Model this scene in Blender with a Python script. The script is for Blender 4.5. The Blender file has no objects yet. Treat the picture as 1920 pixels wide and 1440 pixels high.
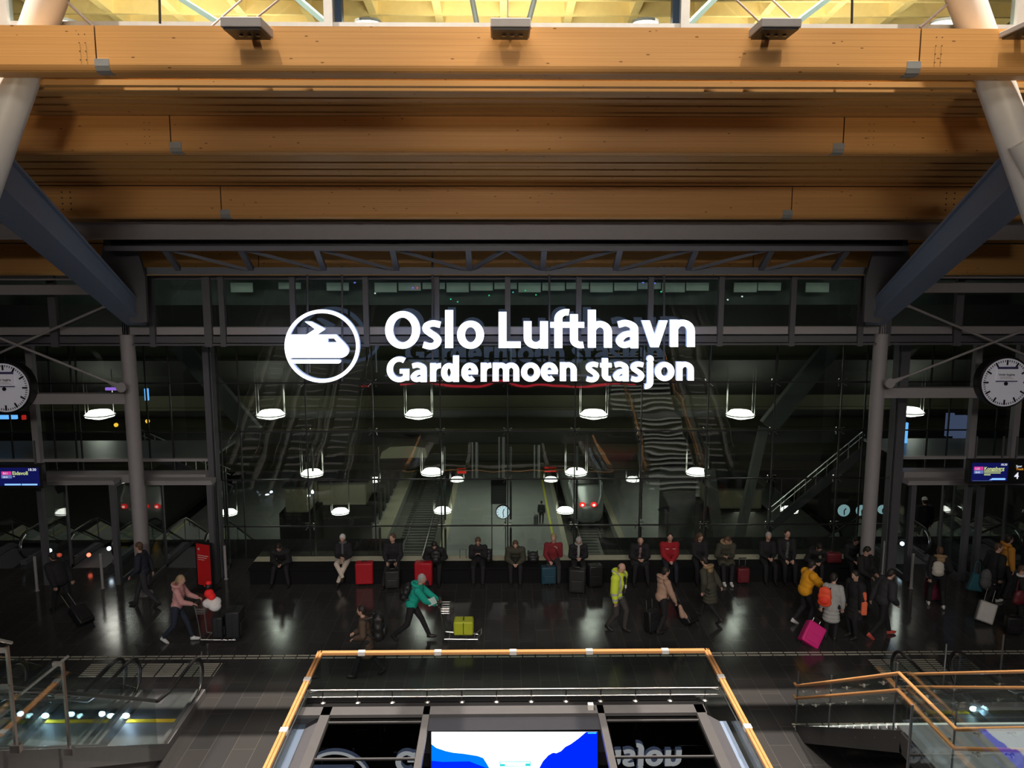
import bpy, bmesh, math, random
from mathutils import Vector, Matrix, Quaternion
random.seed(7)
SC = bpy.context.scene
COL = SC.collection
PI = math.pi
R = math.radians

# ------------------------------------------------------------------ camera
F = 1550.0
PITCH = R(8.33)
YAW = math.atan(20.5 / F)
CAM = Vector((0, 0, 9))
FW = Vector((math.sin(YAW) * math.cos(PITCH), math.cos(YAW) * math.cos(PITCH), -math.sin(PITCH)))
RT = Vector((math.cos(YAW), -math.sin(YAW), 0))
UP = RT.cross(FW)
cd = bpy.data.cameras.new('camera')
cd.sensor_width = 36
cd.lens = F / 1920 * 36
cd.clip_end = 400
co = bpy.data.objects.new('camera', cd)
COL.objects.link(co)
co.location = CAM
co.rotation_euler = (R(90) - PITCH, 0, -YAW)
SC.camera = co


def ray(px, py):
    return FW + RT * ((px - 960) / F) - UP * ((py - 720) / F)


def P(px, py, Y):
    d = ray(px, py)
    return CAM + d * (Y / d.y)


def G(px, py, z=0.0):
    d = ray(px, py)
    return CAM + d * ((z - 9) / d.z)


# ------------------------------------------------------------------ world, view, large lights
w = bpy.data.worlds.new('world')
w.use_nodes = True
w.node_tree.nodes['Background'].inputs[0].default_value = (.55, .6, .7, 1)
w.node_tree.nodes['Background'].inputs[1].default_value = .004
SC.world = w
SC.view_settings.view_transform = 'Standard'
SC.view_settings.look = 'None'
SC.view_settings.gamma = 1
SC.view_settings.exposure = 0.0
SC.cycles.transparent_max_bounces = 48
SC.cycles.max_bounces = 8
SC.cycles.sample_clamp_indirect = 2.0
SC.cycles.blur_glossy = 1.0


def area(name, loc, to, sx, sy, power, col, shape='RECTANGLE', spread=180):
    l = bpy.data.lights.new(name, 'AREA')
    l.shape = shape
    l.size = sx
    l.size_y = sy
    l.energy = power
    l.color = col
    l.spread = R(spread)
    o = bpy.data.objects.new(name, l)
    o.location = loc
    o.rotation_euler = (Vector(to) - Vector(loc)).to_track_quat('-Z', 'Y').to_euler()
    COL.objects.link(o)
    return o


def spot(name, loc, to, power, col, size, blend, rad=.2):
    l = bpy.data.lights.new(name, 'SPOT')
    l.energy = power
    l.color = col
    l.spot_size = R(size)
    l.spot_blend = blend
    l.shadow_soft_size = rad
    o = bpy.data.objects.new(name, l)
    o.location = loc
    o.rotation_euler = (Vector(to) - Vector(loc)).to_track_quat('-Z', 'Y').to_euler()
    COL.objects.link(o)
    return o


WARM = (1, .86, .68)
# high downlights of the departure hall roof in front of the first beam
for x in (-7.2, 7.2):
    spot('hall_downlight', (x, 13.0, 27), (x * .8, 13.0, 0), 38000, (1, .88, .76), 56, .4, .10)
for x in (-11, -2.2, 2.6, 11):
    spot('hall_downlight', (x, 12.3, 27), (x * .9, 12.6, 0), 5500, (1, .88, .76), 56, .4, .45)
# general light of the hall behind the camera
area('hall_general_light', (0, 2.5, 18.7), (0, 21, 0), 16, 2.0, 270, (1, .91, .82), spread=95)
area('hall_front_light', (0, -20, 17.6), (0, 21, -2), 18, 2, 430, (1, .92, .84), spread=46)
area('hall_low_light', (0, -3, 15.6), (0, 19, 4), 14, 1.2, 60, (1, .88, .76))
# uplights aimed at the lower timber beams
for x in (-7, 0, 7):
    spot('beam_uplight', (x, 3.0, 10.2), (x * 1.1, 16.9, 12.6), 800, (1, .78, .5), 22, .9, .5)
# bright hall beyond, above the low roof
for x in (-9, 0, 9):
    area('lattice_uplight', (x, 25.5, 14.6), (x * 1.2, 28, 18), 6, 1.5, 330, (1, .85, .55))

# ------------------------------------------------------------------ materials


def new_mat(name):
    m = bpy.data.materials.new(name)
    m.use_nodes = True
    return m, m.node_tree, m.node_tree.nodes['Principled BSDF']


def mat(name, c, rough=.6, metal=0, var=.12, scale=6, bump=0, spec=None, emit=None, es=0, coat=0):
    m, nt, b = new_mat(name)
    b.inputs['Roughness'].default_value = rough
    b.inputs['Metallic'].default_value = metal
    if spec is not None:
        b.inputs['Specular IOR Level'].default_value = spec
    if coat:
        b.inputs['Coat Weight'].default_value = coat
    tc = nt.nodes.new('ShaderNodeTexCoord')
    n = nt.nodes.new('ShaderNodeTexNoise')
    n.inputs['Scale'].default_value = scale
    n.inputs['Detail'].default_value = 4
    nt.links.new(tc.outputs['Object'], n.inputs['Vector'])
    mx = nt.nodes.new('ShaderNodeMix')
    mx.data_type = 'RGBA'
    mx.inputs[6].default_value = (c[0] * (1 - var), c[1] * (1 - var), c[2] * (1 - var), 1)
    mx.inputs[7].default_value = (min(1, c[0] * (1 + var)), min(1, c[1] * (1 + var)), min(1, c[2] * (1 + var)), 1)
    nt.links.new(n.outputs['Fac'], mx.inputs[0])
    nt.links.new(mx.outputs[2], b.inputs['Base Color'])
    if bump:
        bp = nt.nodes.new('ShaderNodeBump')
        bp.inputs['Strength'].default_value = bump
        bp.inputs['Distance'].default_value = .02
        nt.links.new(n.outputs['Fac'], bp.inputs['Height'])
        nt.links.new(bp.outputs[0], b.inputs['Normal'])
    if emit:
        b.inputs['Emission Color'].default_value = (*emit, 1)
        b.inputs['Emission Strength'].default_value = es
    return m


def emis(name, c, s):
    m = bpy.data.materials.new(name)
    m.use_nodes = True
    nt = m.node_tree
    nt.nodes.clear()
    e = nt.nodes.new('ShaderNodeEmission')
    e.inputs[0].default_value = (*c, 1)
    e.inputs[1].default_value = s
    o = nt.nodes.new('ShaderNodeOutputMaterial')
    nt.links.new(e.outputs[0], o.inputs[0])
    return m


def glass(name, tint=(.85, .9, .88), ior=1.5, mult=1.6, wob=0, wscale=.5, rough=0):
    m = bpy.data.materials.new(name)
    m.use_nodes = True
    nt = m.node_tree
    nt.nodes.clear()
    o = nt.nodes.new('ShaderNodeOutputMaterial')
    mix = nt.nodes.new('ShaderNodeMixShader')
    t = nt.nodes.new('ShaderNodeBsdfTransparent')
    t.inputs[0].default_value = (*tint, 1)
    g = nt.nodes.new('ShaderNodeBsdfGlossy')
    g.inputs['Roughness'].default_value = rough
    fr = nt.nodes.new('ShaderNodeLayerWeight')
    fr.inputs['Blend'].default_value = .5
    pw = nt.nodes.new('ShaderNodeMath')
    pw.operation = 'POWER'
    pw.inputs[1].default_value = 5
    nt.links.new(fr.outputs['Facing'], pw.inputs[0])
    mu = nt.nodes.new('ShaderNodeMath')
    mu.operation = 'MULTIPLY_ADD'
    mu.use_clamp = True
    f0 = .04 * mult * .8
    mu.inputs[1].default_value = 1 - f0
    mu.inputs[2].default_value = f0
    nt.links.new(pw.outputs[0], mu.inputs[0])
    nt.links.new(mu.outputs[0], mix.inputs[0])
    nt.links.new(t.outputs[0], mix.inputs[1])
    nt.links.new(g.outputs[0], mix.inputs[2])
    nt.links.new(mix.outputs[0], o.inputs[0])
    if wob:
        tc = nt.nodes.new('ShaderNodeTexCoord')
        n = nt.nodes.new('ShaderNodeTexNoise')
        n.inputs['Scale'].default_value = wscale
        n.inputs['Detail'].default_value = 1
        nt.links.new(tc.outputs['Object'], n.inputs['Vector'])
        bp = nt.nodes.new('ShaderNodeBump')
        bp.inputs['Strength'].default_value = 1
        bp.inputs['Distance'].default_value = wob
        nt.links.new(n.outputs['Fac'], bp.inputs['Height'])
        nt.links.new(bp.outputs[0], g.inputs['Normal'])
        nt.links.new(bp.outputs[0], fr.inputs['Normal'])
    return m


def wood(name, c1, c2, lam=.033, rough=.45, knots=True):
    """glued laminated timber, lamellas stacked in z, grain along x"""
    m, nt, b = new_mat(name)
    N = nt.nodes.new
    L = nt.links.new
    tc = N('ShaderNodeTexCoord')
    mp = N('ShaderNodeMapping')
    mp.inputs['Scale'].default_value = (.35, 9, 30)
    L(tc.outputs['Object'], mp.inputs['Vector'])
    n = N('ShaderNodeTexNoise')
    n.inputs['Scale'].default_value = 1.2
    n.inputs['Detail'].default_value = 5
    L(mp.outputs[0], n.inputs['Vector'])
    ramp = N('ShaderNodeMix')
    ramp.data_type = 'RGBA'
    ramp.inputs[6].default_value = (*c1, 1)
    ramp.inputs[7].default_value = (*c2, 1)
    L(n.outputs['Fac'], ramp.inputs[0])
    last = ramp.outputs[2]
    # lamella lines
    sx = N('ShaderNodeSeparateXYZ')
    L(tc.outputs['Object'], sx.inputs[0])
    md = N('ShaderNodeMath')
    md.operation = 'PINGPONG'
    md.inputs[1].default_value = lam * 1.5
    L(sx.outputs[2], md.inputs[0])
    lt = N('ShaderNodeMath')
    lt.operation = 'LESS_THAN'
    lt.inputs[1].default_value = .0025
    L(md.outputs[0], lt.inputs[0])
    m3 = N('ShaderNodeMath')
    m3.operation = 'MULTIPLY'
    m3.inputs[1].default_value = .35
    L(lt.outputs[0], m3.inputs[0])
    mx = N('ShaderNodeMix')
    mx.data_type = 'RGBA'
    mx.inputs[7].default_value = (c1[0] * .3, c1[1] * .25, c1[2] * .2, 1)
    L(m3.outputs[0], mx.inputs[0])
    L(last, mx.inputs[6])
    last = mx.outputs[2]
    if knots:
        mp2 = N('ShaderNodeMapping')
        mp2.inputs['Scale'].default_value = (2.4, 5, 7)
        L(tc.outputs['Object'], mp2.inputs['Vector'])
        v = N('ShaderNodeTexVoronoi')
        v.inputs['Scale'].default_value = 1.0
        L(mp2.outputs[0], v.inputs['Vector'])
        l2 = N('ShaderNodeMath')
        l2.operation = 'LESS_THAN'
        l2.inputs[1].default_value = .075
        L(v.outputs['Distance'], l2.inputs[0])
        m4 = N('ShaderNodeMath')
        m4.operation = 'MULTIPLY'
        m4.inputs[1].default_value = .75
        L(l2.outputs[0], m4.inputs[0])
        mk = N('ShaderNodeMix')
        mk.data_type = 'RGBA'
        mk.inputs[7].default_value = (c1[0] * .18, c1[1] * .12, c1[2] * .1, 1)
        L(m4.outputs[0], mk.inputs[0])
        L(last, mk.inputs[6])
        last = mk.outputs[2]
    L(last, b.inputs['Base Color'])
    b.inputs['Roughness'].default_value = rough
    b.inputs['Specular IOR Level'].default_value = .25
    return m


def floor_mat():
    m, nt, b = new_mat('dark_slate_tiles')
    N = nt.nodes.new
    L = nt.links.new
    tc = N('ShaderNodeTexCoord')
    mp = N('ShaderNodeMapping')
    mp.inputs['Rotation'].default_value = (0, 0, R(90))
    L(tc.outputs['Object'], mp.inputs['Vector'])
    br = N('ShaderNodeTexBrick')
    br.offset = .5
    br.inputs['Scale'].default_value = 1.0
    br.inputs['Brick Width'].default_value = 1.25
    br.inputs['Row Height'].default_value = .42
    br.inputs['Mortar Size'].default_value = .005
    br.inputs['Color1'].default_value = (.036, .036, .037, 1)
    br.inputs['Color2'].default_value = (.047, .045, .044, 1)
    br.inputs['Mortar'].default_value = (.085, .08, .075, 1)
    L(mp.outputs[0], br.inputs['Vector'])
    L(br.outputs['Color'], b.inputs['Base Color'])
    n = N('ShaderNodeTexNoise')
    n.inputs['Scale'].default_value = 3
    n.inputs['Detail'].default_value = 5
    L(tc.outputs['Object'], n.inputs['Vector'])
    mr = N('ShaderNodeMapRange')
    mr.inputs[3].default_value = .09
    mr.inputs[4].default_value = .20
    L(n.outputs['Fac'], mr.inputs[0])
    L(mr.outputs[0], b.inputs['Roughness'])
    b.inputs['Specular IOR Level'].default_value = .42
    return m


M = {}
M['wood'] = wood('glulam_timber', (.60, .285, .085), (.76, .42, .145))
M['slat'] = wood('slat_timber', (.50, .27, .095), (.62, .37, .14), lam=.5)
M['rail'] = wood('oak_handrail', (.46, .21, .075), (.58, .30, .12), lam=.4, rough=.35, knots=False)
M['lattice'] = mat('lattice_timber', (.88, .70, .36), .6)
M['latticeback'] = mat('lattice_panel', (.46, .37, .27), .8)
M['floor'] = floor_mat()
M['steel'] = mat('painted_grey_steel', (.31, .295, .305), .45, 0, .06)
M['steeldk'] = mat('dark_grey_steel', (.085, .085, .095), .5, 0, .1)
M['steelblue'] = mat('blue_grey_steel', (.19, .25, .36), .5, 0, .06)
M['truss'] = mat('truss_steel', (.14, .15, .18), .5, 0, .06)
M['white'] = mat('white_paint_steel', (.72, .70, .66), .4, 0, .04)
M['black'] = mat('black_metal', (.012, .012, .013), .4, 0, .1)
M['rubber'] = mat('black_rubber', (.012, .012, .012), .35, 0, .1)
M['inox'] = mat('brushed_steel', (.55, .54, .52), .28, 1, .06, 30)
M['cream'] = mat('cream_sill', (.42, .40, .29), .6)
M['bench'] = mat('black_bench_panel', (.008, .008, .009), .85, spec=.15)
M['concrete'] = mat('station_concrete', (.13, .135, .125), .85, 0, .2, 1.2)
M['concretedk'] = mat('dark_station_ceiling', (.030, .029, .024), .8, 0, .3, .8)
M['platform'] = mat('platform_paving', (.26, .275, .26), .5, 0, .16, .9)
M['ballast'] = mat('track_ballast', (.15, .15, .13), .95, 0, .5, 9, .5)
M['sleeper'] = mat('concrete_sleeper', (.13, .13, .12), .9)
M['railsteel'] = mat('rail_steel', (.35, .34, .32), .35, .8)
M['combyellow'] = mat('comb_yellow', (.80, .52, .02), .6)
M['skyframe'] = mat('skylight_frame_steel', (.075, .073, .075), .5)
M['hood'] = mat('dark_blue_hood', (.018, .019, .026), .5)
M['sleeve'] = mat('bright_sleeve', (.55, .54, .53), .35)
M['plate'] = mat('landing_plate', (.10, .10, .105), .4)
M['yellow'] = mat('yellow_paint', (.62, .60, .08), .6)
M['tactile'] = mat('pale_tactile_strip', (.46, .44, .36), .6)
M['glassw'] = glass('facade_glass', (.80, .85, .82), 1.5, 1.7, .006, .9)
M['glassc'] = glass('clear_glass', (.88, .93, .92), 1.5, 1.9)
M['glassb'] = glass('dark_glass_panel', (.06, .07, .065), 1.5, 2.4)
M['lamp'] = emis('lamp_glow', (1, 1, .90), 6)
M['lampwarm'] = emis('downlight_glow', (1, .97, .85), 14)
M['sign'] = emis('sign_led', (.93, .97, 1), 3.2)
M['signside'] = mat('sign_letter_side', (.03, .04, .06), .5)
M['signside'] = emis('sign_letter_edge', (.45, .6, 1), .8)
M['skin'] = mat('skin', (.55, .33, .25), .55, 0, .08, 20)
M['escstep'] = mat('escalator_step', (.16, .16, .17), .5)
M['combled'] = emis('comb_light', (.75, .88, 1), 30)


# ------------------------------------------------------------------ helpers
def tag(o, label=None, cat=None, group=None, kind=None):
    if label:
        o['label'] = label
    if cat:
        o['category'] = cat
    if group:
        o['group'] = group
    if kind:
        o['kind'] = kind
    return o


def link(o, parent=None):
    COL.objects.link(o)
    if parent is not None:
        o.parent = parent
        o.matrix_parent_inverse = MW(parent).inverted()
    return o


def MW(o):
    m = Matrix.Translation(o.location) @ o.rotation_euler.to_matrix().to_4x4()
    if o.parent is not None:
        return MW(o.parent) @ o.matrix_parent_inverse @ m
    return m


def thing(name, label=None, cat=None, loc=(0, 0, 0), rz=0, group=None, kind=None, parent=None):
    o = bpy.data.objects.new(name, None)
    o.empty_display_size = .1
    o.location = loc
    o.rotation_euler = (0, 0, rz)
    link(o, parent)
    return tag(o, label, cat, group, kind)


def part(name, bm, m, parent=None, smooth=False, local=False, label=None, bevel=0):
    """bm in world coordinates, or in the parent's own frame when local"""
    if isinstance(bm, bpy.types.Mesh):
        me = bm
    else:
        me = bpy.data.meshes.new(name)
        bmesh.ops.recalc_face_normals(bm, faces=bm.faces)
        bm.to_mesh(me)
        bm.free()
    if smooth:
        for p in me.polygons:
            p.use_smooth = True
        try:
            me.set_sharp_from_angle(angle=R(40))
        except Exception:
            pass
    for x in (m if isinstance(m, (list, tuple)) else [m]):
        me.materials.append(x)
    o = bpy.data.objects.new(name, me)
    COL.objects.link(o)
    if parent is not None:
        o.parent = parent
        if not local:
            o.matrix_parent_inverse = MW(parent).inverted()
    if bevel:
        b = o.modifiers.new('bevel', 'BEVEL')
        b.width = bevel
        b.segments = 2
        b.limit_method = 'ANGLE'
    if label:
        o['label'] = label
    return o


def copy_tree(o, parent=None):
    c = o.copy()
    COL.objects.link(c)
    if parent is not None:
        c.parent = parent
    for ch in list(o.children):
        copy_tree(ch, c)
    return c


def NB():
    return bmesh.new()


def box(bm, c, s, rot=None, mi=0):
    c = Vector(c)
    h = Vector(s) / 2
    vs = []
    for x in (-1, 1):
        for y in (-1, 1):
            for z in (-1, 1):
                v = Vector((x * h.x, y * h.y, z * h.z))
                if rot is not None:
                    v = rot @ v
                vs.append(bm.verts.new(c + v))
    for f in ((0, 1, 3, 2), (4, 6, 7, 5), (0, 4, 5, 1), (2, 3, 7, 6), (0, 2, 6, 4), (1, 5, 7, 3)):
        fc = bm.faces.new([vs[i] for i in f])
        fc.material_index = mi
    return bm


def bb(bm, x0, x1, y0, y1, z0, z1, mi=0):
    return box(bm, ((x0 + x1) / 2, (y0 + y1) / 2, (z0 + z1) / 2), (abs(x1 - x0), abs(y1 - y0), abs(z1 - z0)), None, mi)


def frame_of(d, upv=(0, 0, 1)):
    d = Vector(d).normalized()
    u = Vector(upv)
    if abs(d.dot(u)) > .98:
        u = Vector((1, 0, 0))
    s = d.cross(u).normalized()
    t = s.cross(d).normalized()
    return s, t


def bar(bm, a, b, w, h, mi=0, upv=(0, 0, 1), w2=None, h2=None):
    """rectangular bar from a to b, width w sideways, h upwards; optional taper"""
    a, b = Vector(a), Vector(b)
    s, t = frame_of(b - a, upv)
    w2 = w if w2 is None else w2
    h2 = h if h2 is None else h2
    v = []
    for p, ww, hh in ((a, w, h), (b, w2, h2)):
        for i, j in ((-1, -1), (1, -1), (1, 1), (-1, 1)):
            v.append(bm.verts.new(p + s * (i * ww / 2) + t * (j * hh / 2)))
    for f in ((0, 1, 2, 3), (7, 6, 5, 4), (0, 4, 5, 1), (1, 5, 6, 2), (2, 6, 7, 3), (3, 7, 4, 0)):
        bm.faces.new([v[i] for i in f]).material_index = mi
    return bm


def tube(bm, pts, r, n=10, mi=0, cap=True):
    pts = [Vector(p) for p in pts]
    rr = r if isinstance(r, (list, tuple)) else [r] * len(pts)
    rings = []
    ps = None
    for i, p in enumerate(pts):
        if i == 0:
            d = pts[1] - pts[0]
        elif i == len(pts) - 1:
            d = pts[-1] - pts[-2]
        else:
            d = (pts[i + 1] - p).normalized() + (p - pts[i - 1]).normalized()
        d.normalize()
        if ps is None:
            s, t = frame_of(d)
        else:
            s = (ps - d * ps.dot(d)).normalized()
            t = s.cross(d)
        ps = s
        rings.append([bm.verts.new(p + s * (rr[i] * math.cos(2 * PI * k / n)) + t * (rr[i] * math.sin(2 * PI * k / n))) for k in range(n)])
    for a, b in zip(rings, rings[1:]):
        for k in range(n):
            bm.faces.new((a[k], a[(k + 1) % n], b[(k + 1) % n], b[k])).material_index = mi
    if cap:
        bm.faces.new(list(reversed(rings[0]))).material_index = mi
        bm.faces.new(rings[-1]).material_index = mi
    return bm


def lathe(bm, prof, c=(0, 0, 0), n=24, mi=0, axis='Z', cap=True):
    c = Vector(c)
    rings = []
    for r, z in prof:
        ring = []
        for k in range(n):
            a = 2 * PI * k / n
            v = Vector((r * math.cos(a), r * math.sin(a), z))
            if axis == 'Y':
                v = Vector((v.x, -v.z, v.y))
            if axis == 'X':
                v = Vector((v.z, v.x, v.y))
            ring.append(bm.verts.new(c + v))
        rings.append(ring)
    for a, b in zip(rings, rings[1:]):
        for k in range(n):
            bm.faces.new((a[k], a[(k + 1) % n], b[(k + 1) % n], b[k])).material_index = mi
    for rg in ((list(reversed(rings[0])), rings[-1]) if cap else ()):
        try:
            bm.faces.new(rg).material_index = mi
        except ValueError:
            pass
    return bm


def prism(bm, pts, off, mi=0):
    """closed polygon pts (3D, planar) extruded by vector off"""
    off = Vector(off)
    a = [bm.verts.new(Vector(p)) for p in pts]
    b = [bm.verts.new(Vector(p) + off) for p in pts]
    n = len(pts)
    bm.faces.new(a).material_index = mi
    bm.faces.new(list(reversed(b))).material_index = mi
    for i in range(n):
        bm.faces.new((a[i], a[(i + 1) % n], b[(i + 1) % n], b[i])).material_index = mi
    return bm


def ball(bm, c, r, sub=2, rot=None):
    c = Vector(c)
    r = Vector(r) if not isinstance(r, (int, float)) else Vector((r, r, r))
    res = bmesh.ops.create_icosphere(bm, subdivisions=sub, radius=1)
    for v in res['verts']:
        q = Vector((v.co.x * r.x, v.co.y * r.y, v.co.z * r.z))
        if rot is not None:
            q = rot @ q
        v.co = c + q
    return bm


def capsule(bm, a, ra, b, rb, n=12):
    a, b = Vector(a), Vector(b)
    ball(bm, a, ra, 2)
    ball(bm, b, rb, 2)
    if (b - a).length > 1e-4:
        tube(bm, [a, b], [ra, rb], n)
    return bm


def remesh(bm, voxel=.016, smooth=4, name='tmp'):
    me = bpy.data.meshes.new(name)
    bmesh.ops.recalc_face_normals(bm, faces=bm.faces)
    bm.to_mesh(me)
    bm.free()
    o = bpy.data.objects.new('tmp', me)
    COL.objects.link(o)
    r = o.modifiers.new('r', 'REMESH')
    r.mode = 'VOXEL'
    r.voxel_size = voxel
    s = o.modifiers.new('s', 'SMOOTH')
    s.iterations = smooth
    s.factor = .6
    dg = bpy.context.evaluated_depsgraph_get()
    me2 = bpy.data.meshes.new_from_object(o.evaluated_get(dg), depsgraph=dg)
    bpy.data.objects.remove(o)
    bpy.data.meshes.remove(me)
    return me2


def curve_pts(pts, seg=8):
    """Catmull-Rom through pts"""
    pts = [Vector(p) for p in pts]
    out = []
    q = [pts[0] * 2 - pts[1]] + pts + [pts[-1] * 2 - pts[-2]]
    for i in range(1, len(q) - 2):
        p0, p1, p2, p3 = q[i - 1], q[i], q[i + 1], q[i + 2]
        for k in range(seg):
            t = k / seg
            out.append(.5 * ((2 * p1) + (p2 - p0) * t + (2 * p0 - 5 * p1 + 4 * p2 - p3) * t * t + (3 * p1 - p0 - 3 * p2 + p3) * t ** 3))
    out.append(pts[-1])
    return out


# small lettering: stroke glyphs on a grid, built as thin raised bars
def text_mesh(txt, size, extrude=.002, bold=0.0, align='LEFT'):
    c = bpy.data.curves.new('t', 'FONT')
    c.body = txt
    c.size = size
    c.extrude = extrude
    c.offset = bold
    c.align_x = align
    c.resolution_u = 3
    o = bpy.data.objects.new('t', c)
    COL.objects.link(o)
    dg = bpy.context.evaluated_depsgraph_get()
    me = bpy.data.meshes.new_from_object(o.evaluated_get(dg), depsgraph=dg)
    me.materials.clear()
    bpy.data.objects.remove(o)
    return me


def put_text(name, txt, size, loc, parent, m, align='LEFT', bold=0, face='front', sx=1.0, rot=None):
    """text standing in the x-z plane facing -y"""
    me = text_mesh(txt, size, bold=bold, align=align)
    rm = Matrix.Rotation(R(90), 4, 'X')
    if rot is not None:
        rm = rot @ rm
    me.transform(Matrix.Translation(Vector(loc)) @ rm @ Matrix.Diagonal((sx, 1, 1, 1)))
    me.name = name
    return part(name, me, m, parent)
# ================================================================== SETTING
def struct(name, bm, m, smooth=False, bevel=0):
    o = part(name, bm, m, None, smooth, bevel=bevel)
    o['kind'] = 'structure'
    return o


def sthing(name):
    return thing(name, kind='structure')


FY = 23.3      # lower glass facade
UY = 21.75     # front of the glazed gallery above it
# concourse floor with an opening under the central skylight
bm = NB()
bb(bm, -30, -3.2, 4, 26.3, -.3, 0)
bb(bm, 3.2, 30, 4, 26.3, -.3, 0)
bb(bm, -3.2, 3.2, 14.25, FY + .1, -.3, 0)
struct('floor', bm, M['floor'])
# ---- station hall below and beyond the facade
bm = NB()
bb(bm, -4.3, 4.65, 24, 85, -11.2, -10.5)
bb(bm, 8.4, 24, 24, 85, -11.2, -10.5)
bb(bm, -24, -8.2, 24, 85, -11.2, -10.5)
struct('floor_platform', bm, M['platform'])
bm = NB()
bb(bm, -26, 26, 24, 85, -11.9, -11.55)
struct('floor_trackbed', bm, M['ballast'])
bm = NB()
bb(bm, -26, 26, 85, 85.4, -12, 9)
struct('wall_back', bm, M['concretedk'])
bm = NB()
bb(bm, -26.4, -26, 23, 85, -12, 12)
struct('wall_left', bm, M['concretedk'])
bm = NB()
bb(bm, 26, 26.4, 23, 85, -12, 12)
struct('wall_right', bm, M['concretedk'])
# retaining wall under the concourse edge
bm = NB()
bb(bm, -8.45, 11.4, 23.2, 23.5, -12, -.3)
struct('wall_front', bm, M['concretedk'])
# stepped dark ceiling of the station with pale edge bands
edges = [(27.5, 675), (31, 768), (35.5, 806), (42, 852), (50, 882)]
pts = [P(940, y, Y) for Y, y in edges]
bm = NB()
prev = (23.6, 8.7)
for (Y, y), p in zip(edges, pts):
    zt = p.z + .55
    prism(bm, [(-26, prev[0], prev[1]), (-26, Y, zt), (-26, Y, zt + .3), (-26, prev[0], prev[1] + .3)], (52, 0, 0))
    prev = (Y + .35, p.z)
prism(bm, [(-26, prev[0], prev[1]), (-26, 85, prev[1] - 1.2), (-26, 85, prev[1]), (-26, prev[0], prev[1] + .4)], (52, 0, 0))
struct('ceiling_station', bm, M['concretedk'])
M['band'] = mat('station_ceiling_edge', (.11, .10, .055), .6, 0, .2, 1)
for i, ((Y, y), p) in enumerate(zip(edges, pts)):
    bm = NB()
    bb(bm, -25.9, 25.9, Y, Y + .3, p.z, p.z + .62)
    bb(bm, -25.9, 25.9, Y - .12, Y, p.z, p.z + .1)
    struct('trim_%d' % (i + 1), bm, M['band'])

# ---- wooden roof: beams and slatted ceiling bays
BEAMS = [(14.0, 12.05, 12.76), (16.9, 11.16, 11.86), (19.7, 10.03, 10.76), (22.5, 8.66, 9.5)]


def rounded_beam(bm, x0, x1, Y, z0, z1, t=.5):
    r = .11
    pr = [(Y, z1), (Y, z0 + r)]
    for k in range(1, 5):
        a = R(90) * k / 4
        pr.append((Y + r - r * math.cos(a), z0 + r - r * math.sin(a)))
    pr += [(Y + t - .05, z0), (Y + t, z0 + .05), (Y + t, z1)]
    prism(bm, [(x0, y, z) for y, z in pr], (x1 - x0, 0, 0))


which = ['topmost, brightly lit, beside the row of lamp housings', 'second from the top, hanging below the first slatted bay',
         'third from the top, just above the grey steel girder', 'lowest, partly hidden above the upper gallery windows']
M['bracket'] = mat('grey_bracket', (.30, .31, .31), .5, .3)
M['gap'] = mat('dark_joint', (.03, .015, .008), .9)
M['bolt'] = mat('dark_bolt', (.05, .035, .02), .5)
for i, (Y, z0, z1) in enumerate(BEAMS):
    t = thing('timber_beam', 'long laminated timber roof beam, ' + which[i], 'beam', (0, Y, z0), group='timber roof beams')
    jl, jr = -6.5, 6.82
    for a, b in ((-16, jl - .012), (jl + .012, jr - .012), (jr + .012, 16)):
        bm = NB()
        rounded_beam(bm, a, b, Y, z0, z1)
        part('beam_segment', bm, M['wood'], t)
    if i < 3:
        for xx, s in ((jl, 1), (jr, -1)):
            bm = NB()
            bb(bm, xx - .012, xx + .012, Y + .02, Y + .48, z0 + .02, z1 - .02)
            part('joint', bm, M['gap'], t)
            bm = NB()
            x0, x1 = (xx - .03, xx + .2) if s > 0 else (xx - .2, xx + .03)
            bb(bm, x0, x1, Y - .012, Y, z0 + .09, z0 + .2)
            bb(bm, x0, x1, Y + .1, Y + .22, z0 - .012, z0)
            q = [(x0, Y - .012, z0 + .1), (x0, Y + .02, z0 + .02), (x0, Y + .11, z0 - .012), (x0, Y + .12, z0), (x0, Y + .03, z0 + .03), (x0, Y, z0 + .1)]
            prism(bm, q, (x1 - x0, 0, 0))
            part('joint_bracket', bm, M['bracket'], t)
            bm = NB()
            ox = -1.0 if s > 0 else 1.0
            sc_ = .16 if i == 2 else .08
            px_ = xx + (ox * .25 if i == 0 else ox * 3.9 if i == 2 else ox * .5)
            if i == 2:
                px_ = -10.15 if s > 0 else 10.45
            for k in range(2):
                for j in range(4 if i != 2 else 4):
                    lathe(bm, [(.0, -.0), (.018 if i == 2 else .008, 0), (.018 if i == 2 else .008, .012)], (px_ + k * sc_ * 1.2, Y - .01, z1 - .14 - j * .13), 8, axis='Y')
            part('dowel', bm, M['bolt'], t)


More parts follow.
